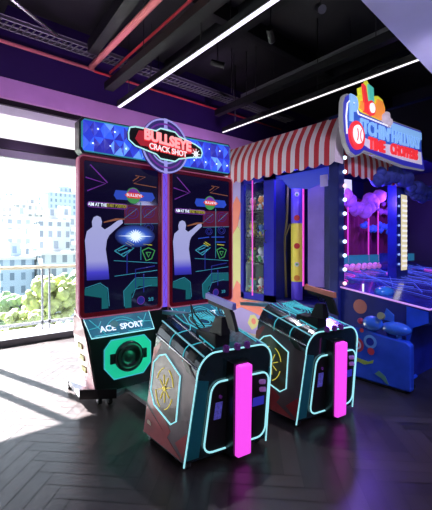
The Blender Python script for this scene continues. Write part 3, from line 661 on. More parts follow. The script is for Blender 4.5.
# ------------------------------------------------------------------ player consoles
def XL(z): return 1.405 + .13 * z
def XR(z): return 2.10 + .04 * z
def PX(x, z): return XL(z) + (x - 1.41) / .71 * (XR(z) - XL(z))
def yf(x, z): return 2.055 - .05 * z - .17 * (x - 1.41)
def FP(x, z, off=0.):
    x = PX(x, z); return (x, yf(x, z) - off, z)
def TOPZ(t): return .805 + .165 * t
def console():
    root = T('shooting_console', '', 'arcade console', (1.76, 2.3, 0), 'player consoles of the shooting machine')
    xa, xb, R = 1.41, 2.12, .14
    prof = rrect(xa, xb, .05, .805, R, 6, (0, 0, 1, 1))
    hull = MB(); NS = 9; n = len(prof); vs = []
    for i in range(NS):
        s = i / (NS - 1); top = TOPZ(s)
        for (x, z) in prof:
            z2 = .05 + (z - .05) * (top - .05) / .755
            x2 = PX(x, z2); y0 = yf(x2, z2); y1 = 2.64 - .04 * z2 - .1 * max(0, z2 - .6)
            vs.append((x2, y0 + (y1 - y0) * s, z2))
    fs = [(i * n + k, i * n + (k + 1) % n, (i + 1) * n + (k + 1) % n, (i + 1) * n + k) for i in range(NS - 1) for k in range(n)]
    hull.add(vs, fs, 0, False); hull.add(vs[:n], [tuple(range(n))]); hull.add(vs[-n:], [tuple(range(n))])
    body = O('body', hull, M['hull'], root)
    def SX(sx, z): return XL(z) if sx < 0 else XR(z)
    def sheet(pts, sx, o1, o2, mb=None):
        """thin sheet lying on the sloping side"""
        mb = mb or MB(); n = len(pts)
        vs = [(SX(sx, z) + sx * o1, y, z) for y, z in pts] + [(SX(sx, z) + sx * o2, y, z) for y, z in pts]
        return mb.add(vs, [tuple(range(n)), tuple(range(n, 2 * n))] + [(i, (i + 1) % n, n + (i + 1) % n, n + i) for i in range(n)])
    for sx in (-1, 1):
        dy = 0 if sx < 0 else -.03
        sp = O('side_panel', sheet([(2.05 if sx < 0 else 1.95, .06), (2.615, .06), (2.60, .72), (2.50, .80), (2.10, .70), (2.005 if sx < 0 else 1.90, .62)], sx, .001, .006), M['screen_grey'], root, 'side panel printed with red wedges')
        for pts in ([(2.61, .065), (2.07, .065), (2.605, .27)], [(2.58, .40), (2.60, .30), (2.28, .14), (2.24, .20)], [(2.05, .08), (2.04, .26), (2.17, .15)], [(2.605, .50), (2.595, .72), (2.52, .78), (2.49, .77), (2.59, .62), (2.595, .42)]):
            O('red_wedge', sheet(pts, sx, .006, .0085), M['screen_red'], sp)
        O('round_logo', MB().cyl((SX(sx, .15) + sx * .008, 2.54, .15), (sx, 0, -.13), .03, .003), M['o_cream'], sp)
        hx = [(2.49, .685), (2.407, .712), (2.185, .607), (2.177, .294), (2.242, .25), (2.491, .31), (2.565, .40), (2.568, .613)]
        hw = O('hex_window', sheet(hx, sx, .006, .010), M['hexfill'], sp)
        f = lambda u, v: (SX(sx, v) + sx * .013, u, v)
        yc, zc = 2.375, .465
        q = MB().cyl(f(yc, zc), (sx, 0, -.13), .020, .006)
        for k in range(8):
            a = PI / 8 + k * PI / 4 + .1; q.tube([f(yc + .03 * math.cos(a), zc + .03 * math.sin(a)), f(yc + .085 * math.cos(a), zc + .10 * math.sin(a))], .0035, n=5)
        for k in range(4):
            a = k * PI / 2 + .3; q.tube(arc((yc, zc), .12, a, a + 1.0, 6, lambda u, v: f(u, (v - zc) * 1.25 + zc)), .0035, n=5)
        O('crosshair', q, M['yellow_l'], hw, None, 'stuff')
        O('hex_neon', MB().tube([f(a, b) for a, b in hx], .006, True, 8), M['teal'], sp)
        O('side_vent', sheet([(2.12, .655), (2.05, .64), (2.10, .70), (2.20, .735)], sx, .006, .009), M['black'], sp)
    pts = rrect(xa, xb, .03, .80, R, 8, (0, 0, 1, 1))
    path = [pts[0]] + pts[:1:-1] + [pts[1]]
    O('edge_neon', MB().tube([FP(x, z, .005) for x, z in path], .0062, False, 8), M['teal'], root)
    def TP(x, t, off=.006, zs=1.):
        top = TOPZ(t); x2 = PX(x, top); y0 = yf(x2, top); y1 = 2.60 - .1 * (top - .6)
        return (x2, y0 + (y1 - y0) * t, top + off)
    def SH(a, t, off=.006):
        """point on the rounded left (a<0) or right shoulder; |a| 0..1 from side to top"""
        s = -1 if a < 0 else 1; g = abs(a) * PI / 2
        xn = (xa + R - R * math.cos(g)) if s < 0 else (xb - R + R * math.cos(g)); zn = .805 - R + R * math.sin(g)
        z2 = .05 + (zn - .05) * (TOPZ(t) - .05) / .755; x2 = PX(xn, z2); y0 = yf(x2, z2); y1 = 2.62 - .1 * (z2 - .6)
        return (x2 + s * off * math.cos(g), y0 + (y1 - y0) * t, z2 + off * math.sin(g))
    ts = [k / 8 for k in range(9)]
    for a in (-.12, -.9, .12):
        O('shoulder_trim', MB().tube([SH(a, t * .97 + .02, .004) for t in ts], .006, n=6), M['silver'], root)
    for a in (.62, -.55):
        O('shoulder_edge', MB().tube([SH(a, t * .99 + .01, .005) for t in ts], .0065, n=6), M['acry'], root)
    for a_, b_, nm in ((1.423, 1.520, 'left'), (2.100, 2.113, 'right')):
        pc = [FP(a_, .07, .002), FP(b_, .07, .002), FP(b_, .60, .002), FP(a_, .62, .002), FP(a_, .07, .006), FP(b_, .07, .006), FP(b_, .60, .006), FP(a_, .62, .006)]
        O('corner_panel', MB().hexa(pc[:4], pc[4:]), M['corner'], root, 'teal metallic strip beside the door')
    dr = rrect(1.545, 2.095, .085, .585, .075, 5); nd = len(dr)
    door = O('front_door', MB().add([FP(x, z, .004) for x, z in dr] + [FP(x, z, .012) for x, z in dr], [tuple(range(nd)), tuple(range(nd, 2 * nd))] + [(i, (i + 1) % nd, nd + (i + 1) % nd, nd + i) for i in range(nd)]), M['matte'], root)
    O('door_neon', MB().tube([FP(x, z, .014) for x, z in dr], .0068, True, 8), M['teal'], door)
    def plate(name, x0, x1, z0, z1, off, mat, par, lab=None):
        return O(name, MB().hexa([FP(x0, z0, .01), FP(x1, z0, .01), FP(x1, z1, .01), FP(x0, z1, .01)], [FP(x0, z0, off), FP(x1, z0, off), FP(x1, z1, off), FP(x0, z1, off)]), mat, par, lab)
    plate('blue_sticker', 1.60, 1.66, .315, .435, .016, P('violet_blue_print', (.10, .10, .45), .4, emit=(.07, .06, .38), es=.5, noise=.6, nscale=60), door)
    plate('blue_sticker', 1.95, 2.06, .335, .40, .016, M['sign_dark'], door)
    O('lock', MB().cyl(FP(1.632, .475, .012), (0, -1, -.1), .013, .012), M['purple_btn'], door)
    for x, z in ((2.01, .515), (2.02, .455)):
        O('knob', MB().cyl(FP(x, z, .012), (.25, -1, .25), .018, .04, 14), P('lilac_knob', (.45, .25, .6), .3, emit=(.35, .15, .5), es=.25), door)
    lb = O('light_bar', MB().hexa([(1.745, 1.865, .05), (1.865, 1.85, .05), (1.865, 1.99, .05), (1.745, 2.01, .05)], [(1.745, 1.85, .70), (1.865, 1.835, .70), (1.865, 1.95, .715), (1.745, 1.97, .715)]), M['pink_bar'], root, 'glowing magenta light bar')
    bv = lb.modifiers.new('round', 'BEVEL'); bv.width = .014; bv.segments = 3
    O('bar_mount', MB().hexa([(1.728, 1.90, .045), (1.875, 1.885, .045), (1.875, 2.0, .045), (1.728, 2.02, .045)], [(1.728, 1.89, .715), (1.875, 1.875, .715), (1.875, 1.97, .725), (1.728, 1.99, .725)]), M['black'], lb)
    O('top_plate', MB().add([TP(x, t, .004) for t in ts for x in (1.56, 1.97)], [(2 * k, 2 * k + 1, 2 * k + 3, 2 * k + 2) for k in range(8)]), M['top'], root)
    q = MB()
    q.tube([TP(1.56, .05), TP(1.56, .35), TP(1.62, .55), TP(1.57, .75), TP(1.57, .98)], .0045, n=5)
    q.tube([TP(1.60, .10), TP(1.64, .40), TP(1.60, .70), TP(1.66, .98)], .0035, n=5)
    q.tube([TP(1.98, .05), TP(1.98, .4), TP(1.92, .6), TP(1.97, .98)], .0045, n=5)
    for r in (.05, .08, .11, .14): q.tube([TP(1.78 + r * math.cos(k * PI / 8), .70 + r * 1.7 * math.sin(k * PI / 8)) for k in range(16)], .0035, True, 5)
    for k in range(5): q.tube([TP(1.80 + k * .03, .96), TP(1.78 + k * .035, .80), TP(1.90 + k * .02, .62)], .003, n=5)
    for k in range(4): q.tube([TP(1.58 + k * .02, .12 + k * .05), TP(1.70, .30 + k * .05), TP(1.72 + k * .02, .95)], .003, n=5)
    O('top_artwork', q, M['teal_dim'], root, 'teal swirls printed on the sloping top', 'stuff')
    for t0 in (.30, .62):
        O('shoulder_line', MB().tube([SH(-.02 - k * .098, t0 + .03 * math.sin(k * .5) - .02 * k * (k > 5) * .3, .004) for k in range(11)] + [TP(1.60, t0 + .04)], .004, n=5), M['teal_dim'], root)
        O('shoulder_line', MB().tube([SH(.05 + k * .093, t0, .004) for k in range(11)], .004, n=5), M['teal_dim'], root)
    O('shoulder_window', MB().add([SH(-a, t, .003) for t in (.10, .18, .26) for a in (.2, .45, .7, .9)], [(r_ * 4 + c, r_ * 4 + c + 1, r_ * 4 + c + 5, r_ * 4 + c + 4) for r_ in range(2) for c in range(3)]), M['black'], root)
    neck = O('neck', MB().hexa([(1.90, 2.52, .90), (1.99, 2.52, .90), (2.17, 3.46, .80), (2.09, 3.46, .80)], [(1.90, 2.50, .945), (1.99, 2.50, .945), (2.17, 3.46, .835), (2.09, 3.46, .835)]), M['arm'], root, 'pale blue metal arm running back to the screens')
    O('gun_rest', MB().box(1.65, 1.79, 2.0, 2.24, .80, .915, b=.01).hexa([(1.67, 1.96, .91), (1.76, 1.96, .91), (1.76, 2.10, .91), (1.67, 2.10, .91)], [(1.69, 1.98, 1.035), (1.74, 1.98, 1.035), (1.74, 2.05, 1.035), (1.69, 2.05, 1.035)]), M['matte'], root)
    for x, y in ((1.70, 1.975), (1.80, 1.965), (1.89, 1.955)):
        O('button', MB().cyl((x, y - .03, .80), (0, -.15, 1), .025, .034, 18).cyl((x, y - .034, .834), (0, -.15, 1), .016, .008, 14), M['purple_btn'], root)
    for x, y in ((1.45, 2.07), (2.07, 2.0), (1.45, 2.56), (2.07, 2.55)): caster(x, y, .022, root)
    return root
c1 = console(); c1['label'] = 'neon-edged player console with magenta bar, nearer one at the centre'
c2 = copy_tree(c1); c2.location = Vector(c1.location) + Vector((1.075, -.115, 0)); c2['label'] = 'neon-edged player console with magenta bar, standing behind and right of the nearer one'

def pistol(dx, dy, slide, lab):
    X, Yc, Z = 1.715 + dx, 2.0 + dy, 1.11
    t = T('light_gun', lab, 'toy gun', (X, Yc, Z - .06), 'light guns resting on the consoles')
    O('slide', MB().hexa([(X - .018, Yc - .13, Z + .012), (X + .018, Yc - .13, Z + .012), (X + .018, Yc + .18, Z + .012), (X - .018, Yc + .18, Z + .012)],
                         [(X - .014, Yc - .13, Z + .058), (X + .014, Yc - .13, Z + .058), (X + .014, Yc + .18, Z + .052), (X - .014, Yc + .18, Z + .052)]).box(X - .005, X + .005, Yc + .15, Yc + .17, Z + .052, Z + .062), slide, t)
    O('frame', MB().box(X - .015, X + .015, Yc - .10, Yc + .15, Z - .018, Z + .012, b=.004), M['matte'], t)
    O('grip', MB().hexa([(X - .016, Yc - .16, Z - .13), (X + .016, Yc - .16, Z - .13), (X + .016, Yc - .085, Z - .13), (X - .016, Yc - .085, Z - .13)], [(X - .016, Yc - .11, Z - .01), (X + .016, Yc - .11, Z - .01), (X + .016, Yc - .03, Z - .01), (X - .016, Yc - .03, Z - .01)]), M['matte'], t)
    O('trigger_guard', MB().tube([(X, Yc - .03, Z - .018), (X, Yc - .025, Z - .055), (X, Yc + .03, Z - .06), (X, Yc + .05, Z - .018)], .005), M['matte'], t)
    O('trigger', MB().tube([(X, Yc, Z - .015), (X, Yc + .008, Z - .04)], .004), M['silver'], t)
    for ch in [x for x in sc.objects if x.parent == t]:
        for v in ch.data.vertices: v.co.z += (v.co.y + .0) * .16
pistol(0, 0, M['gun_v'], 'violet-topped light gun on the rest of the nearer console')
pistol(1.075, -.115, M['gun_o'], 'coral-topped light gun on the rest of the farther console')
tag(O('gun_cable', MB().tube([(1.66, 2.20, .915), (1.64, 2.26, .98), (1.64, 2.29, 1.10), (1.66, 2.26, 1.02), (1.70, 2.19, .93)], .006), M['rubber']), 'black coiled cable beside the violet-topped gun', 'cable')

# ------------------------------------------------------------------ carnival booth
bt = T('carnival_booth', 'blue carnival booth with red and white striped awning and bulb-studded column', 'carnival booth', (5.7, 3.3, 0))
XB = 4.3
O('end_wall', MB().prism([(4.95, 0), (4.95, 3.15), (4.47, 3.15), (4.47, .65), (3.86, .65), (3.86, 0)], 'x', XB, XB + .12), M['o_cream'], bt)
# painted shapes on the end wall (flat paint, cut as thin panels)
def paint(pts, mat, k): O('painted_shape', MB().prism(pts, 'x', XB - .004 * k - .004, XB - .004 * k), mat, bt)
paint([(4.95, 2.2), (4.95, 3.1), (4.48, 3.1), (4.48, 2.1), (4.55, 2.0), (4.75, 2.15)], M['o_lav'], 1)
paint([(4.75, 1.72), (4.78, 2.2), (4.62, 2.42), (4.5, 2.25), (4.6, 1.9)], M['o_or'], 2)
paint([(4.78, .85), (4.78, 1.7), (4.62, 1.92), (4.48, 1.75), (4.48, .75)], M['o_yel'], 1)
paint([(4.95, .30), (4.60, .22), (3.95, .30), (3.87, .48), (3.88, .64), (4.48, .64), (4.48, .85), (4.62, .95), (4.75, .72)], M['o_or'], 2)
paint([(4.9, .12), (4.6, .08), (3.9, .12), (3.86, .36), (4.15, .44), (4.5, .50), (4.72, .42), (4.9, .5)], M['o_lav'], 3)
paint([(4.34, .26), (4.28, .40), (4.18, .42), (4.08, .33), (4.14, .22), (4.24, .16)], M['o_yel'], 4)
O('painted_shape', MB().cyl((XB - .022, 4.20, .31), (1, 0, 0), .05, .003), M['o_or'], bt)
O('painted_shape', MB().cyl((XB - .014, 4.45, .25), (1, 0, 0), .09, .003), M['o_cream'], bt)
# skirting wall below the display
O('lower_wall', MB().box(XB, XB + .10, 2.7, 3.86, 0, .66), M['booth_blue'], bt)
O('back_wall', MB().box(XB + .9, 9.0, 4.83, 4.93, 0, 3.2), M['booth_navy'], bt)
O('inner_partition', MB().box(XB + .62, XB + .66, 3.08, 4.83, .66, 2.9), M['booth_navy'], bt)
O('ledge', MB().box(XB - .02, XB + .62, 2.75, 3.71, .66, .72), M['booth_navy'], bt)
O('header_beam', MB().box(XB - .02, XB + .10, 2.75, 4.9, 2.69, 2.80), M['booth_blue'], bt)
O('roof_panel', MB().box(XB, 8.9, 2.8, 4.9, 3.2, 3.26), M['booth_navy'], bt)
# prize showcase: blue framed glass cupboard
ya, yb, xf = 4.46, 3.72, XB - .07
q = MB()
q.box(xf, xf + .05, ya - .075, ya, .68, 2.68).box(xf, xf + .05, yb, yb + .21, .68, 2.68).box(xf, xf + .05, yb, ya, .68, .78).box(xf, xf + .05, yb, ya, 2.58, 2.68)
sc_ = T('prize_cupboard', 'blue-framed glass prize cupboard at the left end of the booth', 'cupboard', (XB + .1, 4.09, .68))
O('door_frame', q, M['frame_blue'], sc_)
O('carcass', MB().box(xf + .05, XB + .56, yb, yb + .02, .68, 2.68).box(xf + .05, XB + .56, ya - .02, ya, .68, 2.68).box(XB + .54, XB + .56, yb, ya, .68, 2.68).box(xf + .05, XB + .56, yb, ya, .66, .70).box(xf + .05, XB + .56, yb, ya, 2.66, 2.68), M['booth_navy'], sc_)
O('glass_pane', MB().box(xf + .02, xf + .026, yb + .21, ya - .075, .78, 2.58), M['clear'], sc_)
shz = [.78, 1.27, 1.70, 2.14]
for z in shz: O('shelf', MB().box(xf + .06, XB + .53, yb + .03, ya - .03, z - .02, z), M['alu_d'], sc_)
O('led_strip', MB().box(xf - .006, xf + .0, 4.165, 4.19, .74, 2.62), M['pink_led'], sc_, 'magenta light strip')
O('door_handle', MB().tube([(xf, 3.88, 1.60), (xf - .04, 3.88, 1.62), (xf - .04, 3.88, 1.78), (xf, 3.88, 1.80)], .008), M['black'], sc_)
cols = {'red': (.6, .05, .05), 'green': (.1, .5, .15), 'blue': (.08, .2, .7), 'yellow': (.7, .6, .1), 'pink': (.8, .3, .45), 'white': (.75, .75, .75), 'orange': (.8, .3, .06), 'teal': (.05, .45, .45)}
cm = {k: P('plush_' + k, c, .8) for k, c in cols.items()}
def toy(x, y, z, r, c, c2, lab):
    t = T('plush_toy', lab, 'toy', (x, y, z), 'prizes in the glass cupboard')
    O('body', MB().ball((x, y, z + r * .9), r, sub=2, sq=(.85, .9, .95)), cm[c], t)
    O('head', MB().ball((x - r * .1, y, z + r * 2.25), r * .78, sub=2), cm[c], t)
    O('belly', MB().ball((x - r * .5, y, z + r * .9), r * .6, sub=2, sq=(.7, .9, .9)), cm[c2], t)
    for s in (-1, 1):
        O('ear', MB().ball((x, y + s * r * .55, z + r * 2.95), r * .28, sub=1), cm[c2], t)
        O('arm', MB().ball((x - r * .35, y + s * r * .8, z + r * 1.2), r * .34, sub=1, sq=(1.3, .8, .8)), cm[c], t)
        O('foot', MB().ball((x - r * .75, y + s * r * .5, z + r * .3), r * .32, sub=1), cm[c2], t)
names = ['bottom', 'second', 'third', 'top']; cl = list(cols)
sets = [('teal', 'white', 'red'), ('green', 'white', 'blue'), ('yellow', 'blue', 'green'), ('pink', 'orange', 'white')]
acc = [('yellow', 'red', 'white'), ('yellow', 'green', 'white'), ('white', 'yellow', 'pink'), ('white', 'white', 'red')]
pos = ['left', 'middle', 'right']
for i, z in enumerate(shz):
    for j in range(3):
        toy(XB + .10 + .04 * (j % 2), 4.33 - j * .17, z, .072 + .008 * ((i + j) % 3), sets[i][j], acc[i][j],
            '%s stuffed toy on the %s shelf of the glass prize cupboard' % (sets[i][j], names[i]))
# things hanging beside the showcase
t = T('display_tube', 'tall yellow and violet inflatable tube with cartoon stickers beside the prize cupboard', 'tube', (4.55, 3.53, .72))
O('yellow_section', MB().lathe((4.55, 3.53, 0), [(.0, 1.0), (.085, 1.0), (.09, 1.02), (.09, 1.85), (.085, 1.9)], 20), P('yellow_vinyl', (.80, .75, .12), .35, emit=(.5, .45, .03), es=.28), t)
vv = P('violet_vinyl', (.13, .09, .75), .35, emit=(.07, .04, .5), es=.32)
O('violet_section', MB().lathe((4.55, 3.53, 0), [(.085, 1.9), (.09, 1.92), (.09, 2.55), (.06, 2.60), (0, 2.60)], 20), vv, t)
O('violet_section', MB().lathe((4.55, 3.53, 0), [(0, .72), (.085, .72), (.088, 1.0)], 20), vv, t)
dn = Vector((-.787, -.617, 0))
for k, (z, c) in enumerate(((2.34, 'white'), (1.98, 'red'), (1.55, 'red'), (1.27, 'white'), (1.06, 'orange'))):
    ce = Vector((4.55, 3.53, z)) + dn * .086
    O('sticker', MB().cyl(ce, dn, .045 if c != 'white' else .036, .006, 14), cm[c], t)
    if c == 'white': O('sticker_mark', MB().cyl(ce + dn * .006, dn, .018, .003, 10), cm['green'], t)
tag(O('rope', MB().tube([(4.50, 3.66, 2.56), (4.52, 3.70, 2.0), (4.48, 3.73, 1.6), (4.50, 3.72, 1.2), (4.50, 3.70, .74)], .02).tube([(4.5, 3.62, 1.9), (4.48, 3.70, 1.7), (4.5, 3.74, .9)], .012), M['rope']), 'olive rope hanging beside the yellow tube', 'rope')
O('led_strip', MB().box(4.44, 4.46, 3.325, 3.345, .95, 2.50), M['pink_led'], bt, 'magenta light strip')
O('lavender_panel', MB().box(4.46, 4.50, 2.98, 3.26, .96, 2.44), M['lav'], bt, 'tall lavender back-lit panel')
O('panel_side', MB().box(4.46, 4.60, 2.86, 2.975, .90, 2.50), M['booth_navy'], bt)
O('valance_light', MB().prism([(4.0, 2.62), (3.6, 2.56), (3.45, 2.40), (3.1, 2.36), (2.8, 2.45), (2.8, 2.62)], 'x', 4.28, 4.30), E('blue_backlit_valance', (.03, .05, .55), .55), bt)
O('white_label', MB().box(4.27, 4.28, 2.80, 2.92, 2.36, 2.52), M['o_lav'], bt)
# column with bulbs
cy = 2.66
colm = O('column', MB().box(XB - .11, XB + .035, cy - .07, cy + .07, 0, 3.25, b=.012), M['booth_navy'], bt)
for k in range(10):
    z = 2.70 - k * .182
    O('bulb', MB().ball((XB + .0, cy - .095, z), .026, sub=2), M['bulb_p'] if k in (2, 9) else M['bulb'], colm)
# second column, warm lamp panel
O('column', MB().box(6.10, 6.26, 2.70, 2.85, 1.0, 3.2), M['booth_blue'], bt)
c2c = O('column', MB().box(6.26, 6.62, 2.74, 2.84, 1.0, 2.55), M['booth_blue'], bt)
wp = O('warm_lamp_panel', MB().box(6.30, 6.50, 2.70, 2.74, 1.14, 2.42, b=.01), M['warm_pan'], bt, 'warm white lamp panel on the far column')
for k in range(14):
    O('lamp_rib', MB().box(6.315, 6.485, 2.692, 2.70, 1.20 + k * .085, 1.23 + k * .085), M['sign_white'], wp)
for k in range(8): O('bulb', MB().ball((6.14, 2.68, 1.25 + k * .16), .022, sub=1), E('dim_blue_bulb', (.25, .4, .95), 1.0) if k == 0 else bpy.data.materials['dim_blue_bulb'], bt)
# awnings
def awning(path_fn, L, nst, name_lab, scal=True):
    """path_fn(u, prof) -> point; u along the front, prof list of (out, z)"""
    prof = [(0, 3.22), (.06, 3.13), (.115, 3.04), (.155, 2.96), (.178, 2.88), (.185, 2.80), (.188, 2.70)]
    q = MB(); per = 5
    for s in range(nst):
        for k in range(per):
            u0 = (s + k / per) / nst * L; u1 = (s + (k + 1) / per) / nst * L
            def bot(u):
                ph = u / L * nst / 2.6; return 2.615 - .045 * abs(math.sin(PI * ph)) if scal else 2.64
            P0 = [path_fn(u0, o, z) for o, z in prof] + [path_fn(u0, .19, bot(u0))]
            P1 = [path_fn(u1, o, z) for o, z in prof] + [path_fn(u1, .19, bot(u1))]
            n = len(P0)
            q.add(P0 + P1, [(i, i + 1, n + i + 1, n + i) for i in range(n - 1)], s % 2)
    o = O('awning', q, [M['aw_white'], M['aw_red']], bt, name_lab)
    so = o.modifiers.new('thick', 'SOLIDIFY'); so.thickness = .008
    return o
awning(lambda u, o, z: (4.2 - o, 2.53 + u, z), 2.4, 31, 'red and white striped awning with scalloped hem')
awning(lambda u, o, z: (XB + .05 + u, 2.84 - o, z - .06), 1.75, 20, 'striped awning behind the carnival sign')
# awning end gusset
O('awning_gusset', MB().prism([(4.2, 3.22), (4.085, 3.04), (4.02, 2.88), (4.012, 2.60), (4.2, 2.60)], 'y', 2.525, 2.533), M['aw_white'], bt)
# fringe of blue plush under the front awning
q = MB()
for k in range(60):
    u = k / 59; q.ball((5.35 + u * 3.2, 2.62 + random.uniform(-.05, .05), 2.60 + .10 * math.sin(u * 9) + random.uniform(-.1, .07)), random.uniform(.08, .15), sub=2, sq=(1.2, .7, .8), jit=.08)
O('plush_fringe', q, M['fringe'], bt, 'lumpy blue plush garland', 'stuff')
q = MB()
for k in range(34):
    u = k / 33; q.ball((5.3 + u * 1.9, 3.55 + random.uniform(-.1, .1), 2.28 + .10 * math.sin(u * 8) + random.uniform(-.08, .08) + u * .1), random.uniform(.08, .15), sub=2, jit=.08)
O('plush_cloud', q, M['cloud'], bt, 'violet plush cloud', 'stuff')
q = O('ceiling_speaker', MB().hexa([(5.62, 3.40, 2.47), (5.98, 3.42, 2.42), (6.02, 3.7, 2.42), (5.66, 3.7, 2.47)], [(5.66, 3.40, 2.70), (5.92, 3.40, 2.72), (5.98, 3.7, 2.72), (5.68, 3.7, 2.70)]), E('white_lit_box', (.75, .82, .78), .75), bt)
# inner curtain
q = MB(); n = 90
vs = []
for k in range(n + 1):
    x = 6.7 + 2.3 * k / n; y = 4.0 + .05 * math.sin(k * .9); vs += [(x, y, .9), (x, y, 2.55)]
q.add(vs, [(2 * k, 2 * k + 2, 2 * k + 3, 2 * k + 1) for k in range(n)], 0, True)
O('curtain', q, M['curtain'], bt, 'dark wine curtain at the back')
q = MB()
for k in range(26): q.ball((7.0 + k * .07, 3.8 + random.uniform(-.05, .05), 2.36 + random.uniform(-.12, .12)), .06, sub=1, jit=.2)
O('flower_garland', q, P('purple_garland', (.35, .10, .55), .8, emit=(.25, .05, .45), es=.3), bt, None, 'stuff')
q = MB()
for k in range(26): q.ball((7.0 + k * .07, 3.75 + random.uniform(-.05, .05), 1.95 + random.uniform(-.10, .10)), .06, sub=1, jit=.2)
O('flower_garland', q, P('blue_garland', (.05, .12, .65), .8, emit=(.02, .07, .6), es=.4), bt, None, 'stuff')
for x in (5.98, 6.72, 7.1, 8.35): O('led_strip', MB().box(x, x + .018, 3.50, 3.52, 1.25, 2.25), M['pink_led'], bt)
# playfield
pf = O('playfield', MB().hexa([(XB + .05, 1.7, .72), (8.9, 1.7, .72), (8.9, 2.74, .88), (XB + .05, 2.74, .88)], [(XB + .05, 1.7, .84), (8.9, 1.7, .84), (8.9, 2.74, 1.0196), (XB + .05, 2.74, 1.0196)]).hexa([(4.98, 2.74, .88), (8.9, 2.74, .88), (8.9, 3.9, 1.05), (4.98, 3.9, 1.05)], [(4.98, 2.74, 1.0196), (8.9, 2.74, 1.0196), (8.9, 3.9, 1.22), (4.98, 3.9, 1.22)]), M['field'], bt)
def PF(x, y, h=.0): return (x, y, .84 + (y - 1.7) * .1727 + h)
q = MB()
for k in range(16):
    x = 5.2 + k * .22; q.tube([PF(x, 1.85 + .2 * (k % 3), .01), PF(x + .6 * math.sin(k * 1.7), 2.4, .01), PF(x + .5 * math.cos(k * 2.3), 2.9, .01), PF(x + .3 * math.sin(k * 3.1), 3.3 + .1 * (k % 2), .01)], .0035 + .002 * (k % 3), n=5)
O('playfield_lines', q, E('blue_field_lines', (.08, .12, .75), .7), pf, None, 'stuff')
for k in range(7):
    x = 4.75 + k * .55; O('playfield_ring', MB().tube([PF(x + .10 * math.cos(a * PI / 8), 2.9 + .2 * (k % 3) + .10 * math.sin(a * PI / 8), .012) for a in range(16)], .006, True, 5), M['pink_led'], pf)
O('rear_rail', MB().box(4.98, 8.8, 3.5, 3.56, 1.22, 1.38), E('teal_rail', (.02, .16, .32), .7), bt)
O('front_lip', MB().box(4.98, 8.6, 3.05, 3.09, 1.08, 1.24), M['clear'], bt)
for k in range(16):
    tag(O('pink_ball', MB().ball((5.34 + k * .10, 3.30 + .03 * (k % 2), 1.175 + .02 * (k % 2)), .052, sub=2), M['pinkball']), 'pink ball in the row behind the playfield', 'ball', 'pink balls on the playfield')
O('score_box', MB().box(6.72, 6.98, 3.1, 3.3, 1.10, 1.42, b=.02), M['field'], bt)
# side board of the game with pink edge strip
sb = O('side_board', MB().prism([(3.84, .0), (3.84, .66), (2.60, .66), (2.60, 1.015), (1.53, .862), (1.53, .70), (1.78, .62), (1.78, 0)], 'x', XB - .06, XB), M['booth_navy'], bt, 'dark blue side board with an orange disc')
O('orange_disc', MB().cyl((XB - .066, 2.32, .80), (1, 0, 0), .088, .008, 28), P('dull_orange', (.42, .12, .08), .5), sb)
O('edge_strip', MB().tube([(XB - .06, 2.60, 1.02), (XB - .06, 1.53, .866)], .011), E('pink_edge_strip', (.62, .30, .80), .85), sb)
O('edge_strip', MB().tube([(XB - .05, 1.53, .866), (6.5, 1.53, .866)], .011), bpy.data.materials['pink_edge_strip'], sb)
O('blue_patch', MB().prism([(1.765, .30), (1.765, .875), (1.54, .84), (1.54, .72), (1.70, .64)], 'x', XB - .072, XB - .06), M['booth_light'], sb)
O('front_panel', MB().box(XB, 8.6, 1.80, 1.86, 0, .78), M['booth_blue'], bt)
O('apron', MB().box(XB, 8.6, 1.54, 1.80, .74, .85), M['booth_blue'], bt)
O('white_peg', MB().tube([(4.46, 2.40, .96), (4.46, 2.40, 1.06)], .012), M['sign_white'], bt)
O('ball_chute', MB().ball((4.72, 2.25, .95), .11, sub=3, sq=(1.5, 1, .7)), P('aqua_chute', (.04, .25, .65), .2, coat=1), bt)
# kid-height control wing
wg = T('control_pod', 'bright blue moulded control pod with cartoon decals beside the game', 'game pod', (4.0, 1.95, 0))
wx0, wx1 = 3.93, 4.03
q = MB().prism([(1.60, .03), (2.55, .03), (2.55, .60), (2.05, .60), (1.95, .575), (1.64, .545), (1.60, .51)], 'x', wx0, wx1)
w1 = O('side_wing', q, M['booth_light'], wg); bv = w1.modifiers.new('round', 'BEVEL'); bv.width = .018; bv.segments = 3
O('seat_block', MB().box(wx1, 4.232, 1.75, 2.5, .03, .42, b=.02), M['booth_blue'], wg)
O('foot_bar', MB().tube([(4.05, 1.72, .06), (4.22, 1.66, .13)], .022), M['booth_light'], wg)
O('toe_kick', MB().box(3.95, 4.2, 1.66, 2.5, .0, .03), M['matte'], wg)
decal = lambda nm, pts, mat, lab=None: O(nm, MB().prism(pts, 'x', wx0 - .005, wx0), mat, w1, lab)
disc = lambda nm, y, z, r, mat, o=0: O(nm, MB().cyl((wx0 - .003 - o, y, z), (-1, 0, 0), r, .003, 20), mat, w1)
rd = P('decal_red', (.55, .03, .06), .4); lb_ = P('decal_light_blue', (.15, .40, .75), .4); gy = P('decal_lime', (.45, .55, .08), .4); wh = P('decal_white', (.6, .6, .7), .4)
disc('red_decal', 2.19, .41, .085, rd); disc('decal_ring', 2.19, .41, .055, wh, .003); disc('decal_centre', 2.19, .41, .035, rd, .006)
disc('blue_decal', 2.03, .475, .075, lb_); disc('decal_centre', 2.03, .475, .045, M['booth_blue'], .003); disc('red_decal', 2.02, .37, .04, rd, .002)
decal('yellow_squiggle', [(2.28, .17), (2.20, .26), (2.05, .245), (1.99, .28), (2.0, .24), (2.10, .20), (2.18, .22), (2.25, .13)], gy)
decal('green_squiggle', [(1.98, .13), (1.93, .175), (1.86, .13), (1.82, .05), (1.86, .06), (1.90, .10)], P('decal_green', (.12, .30, .20), .4))
disc('red_decal', 2.13, .585, .025, rd)
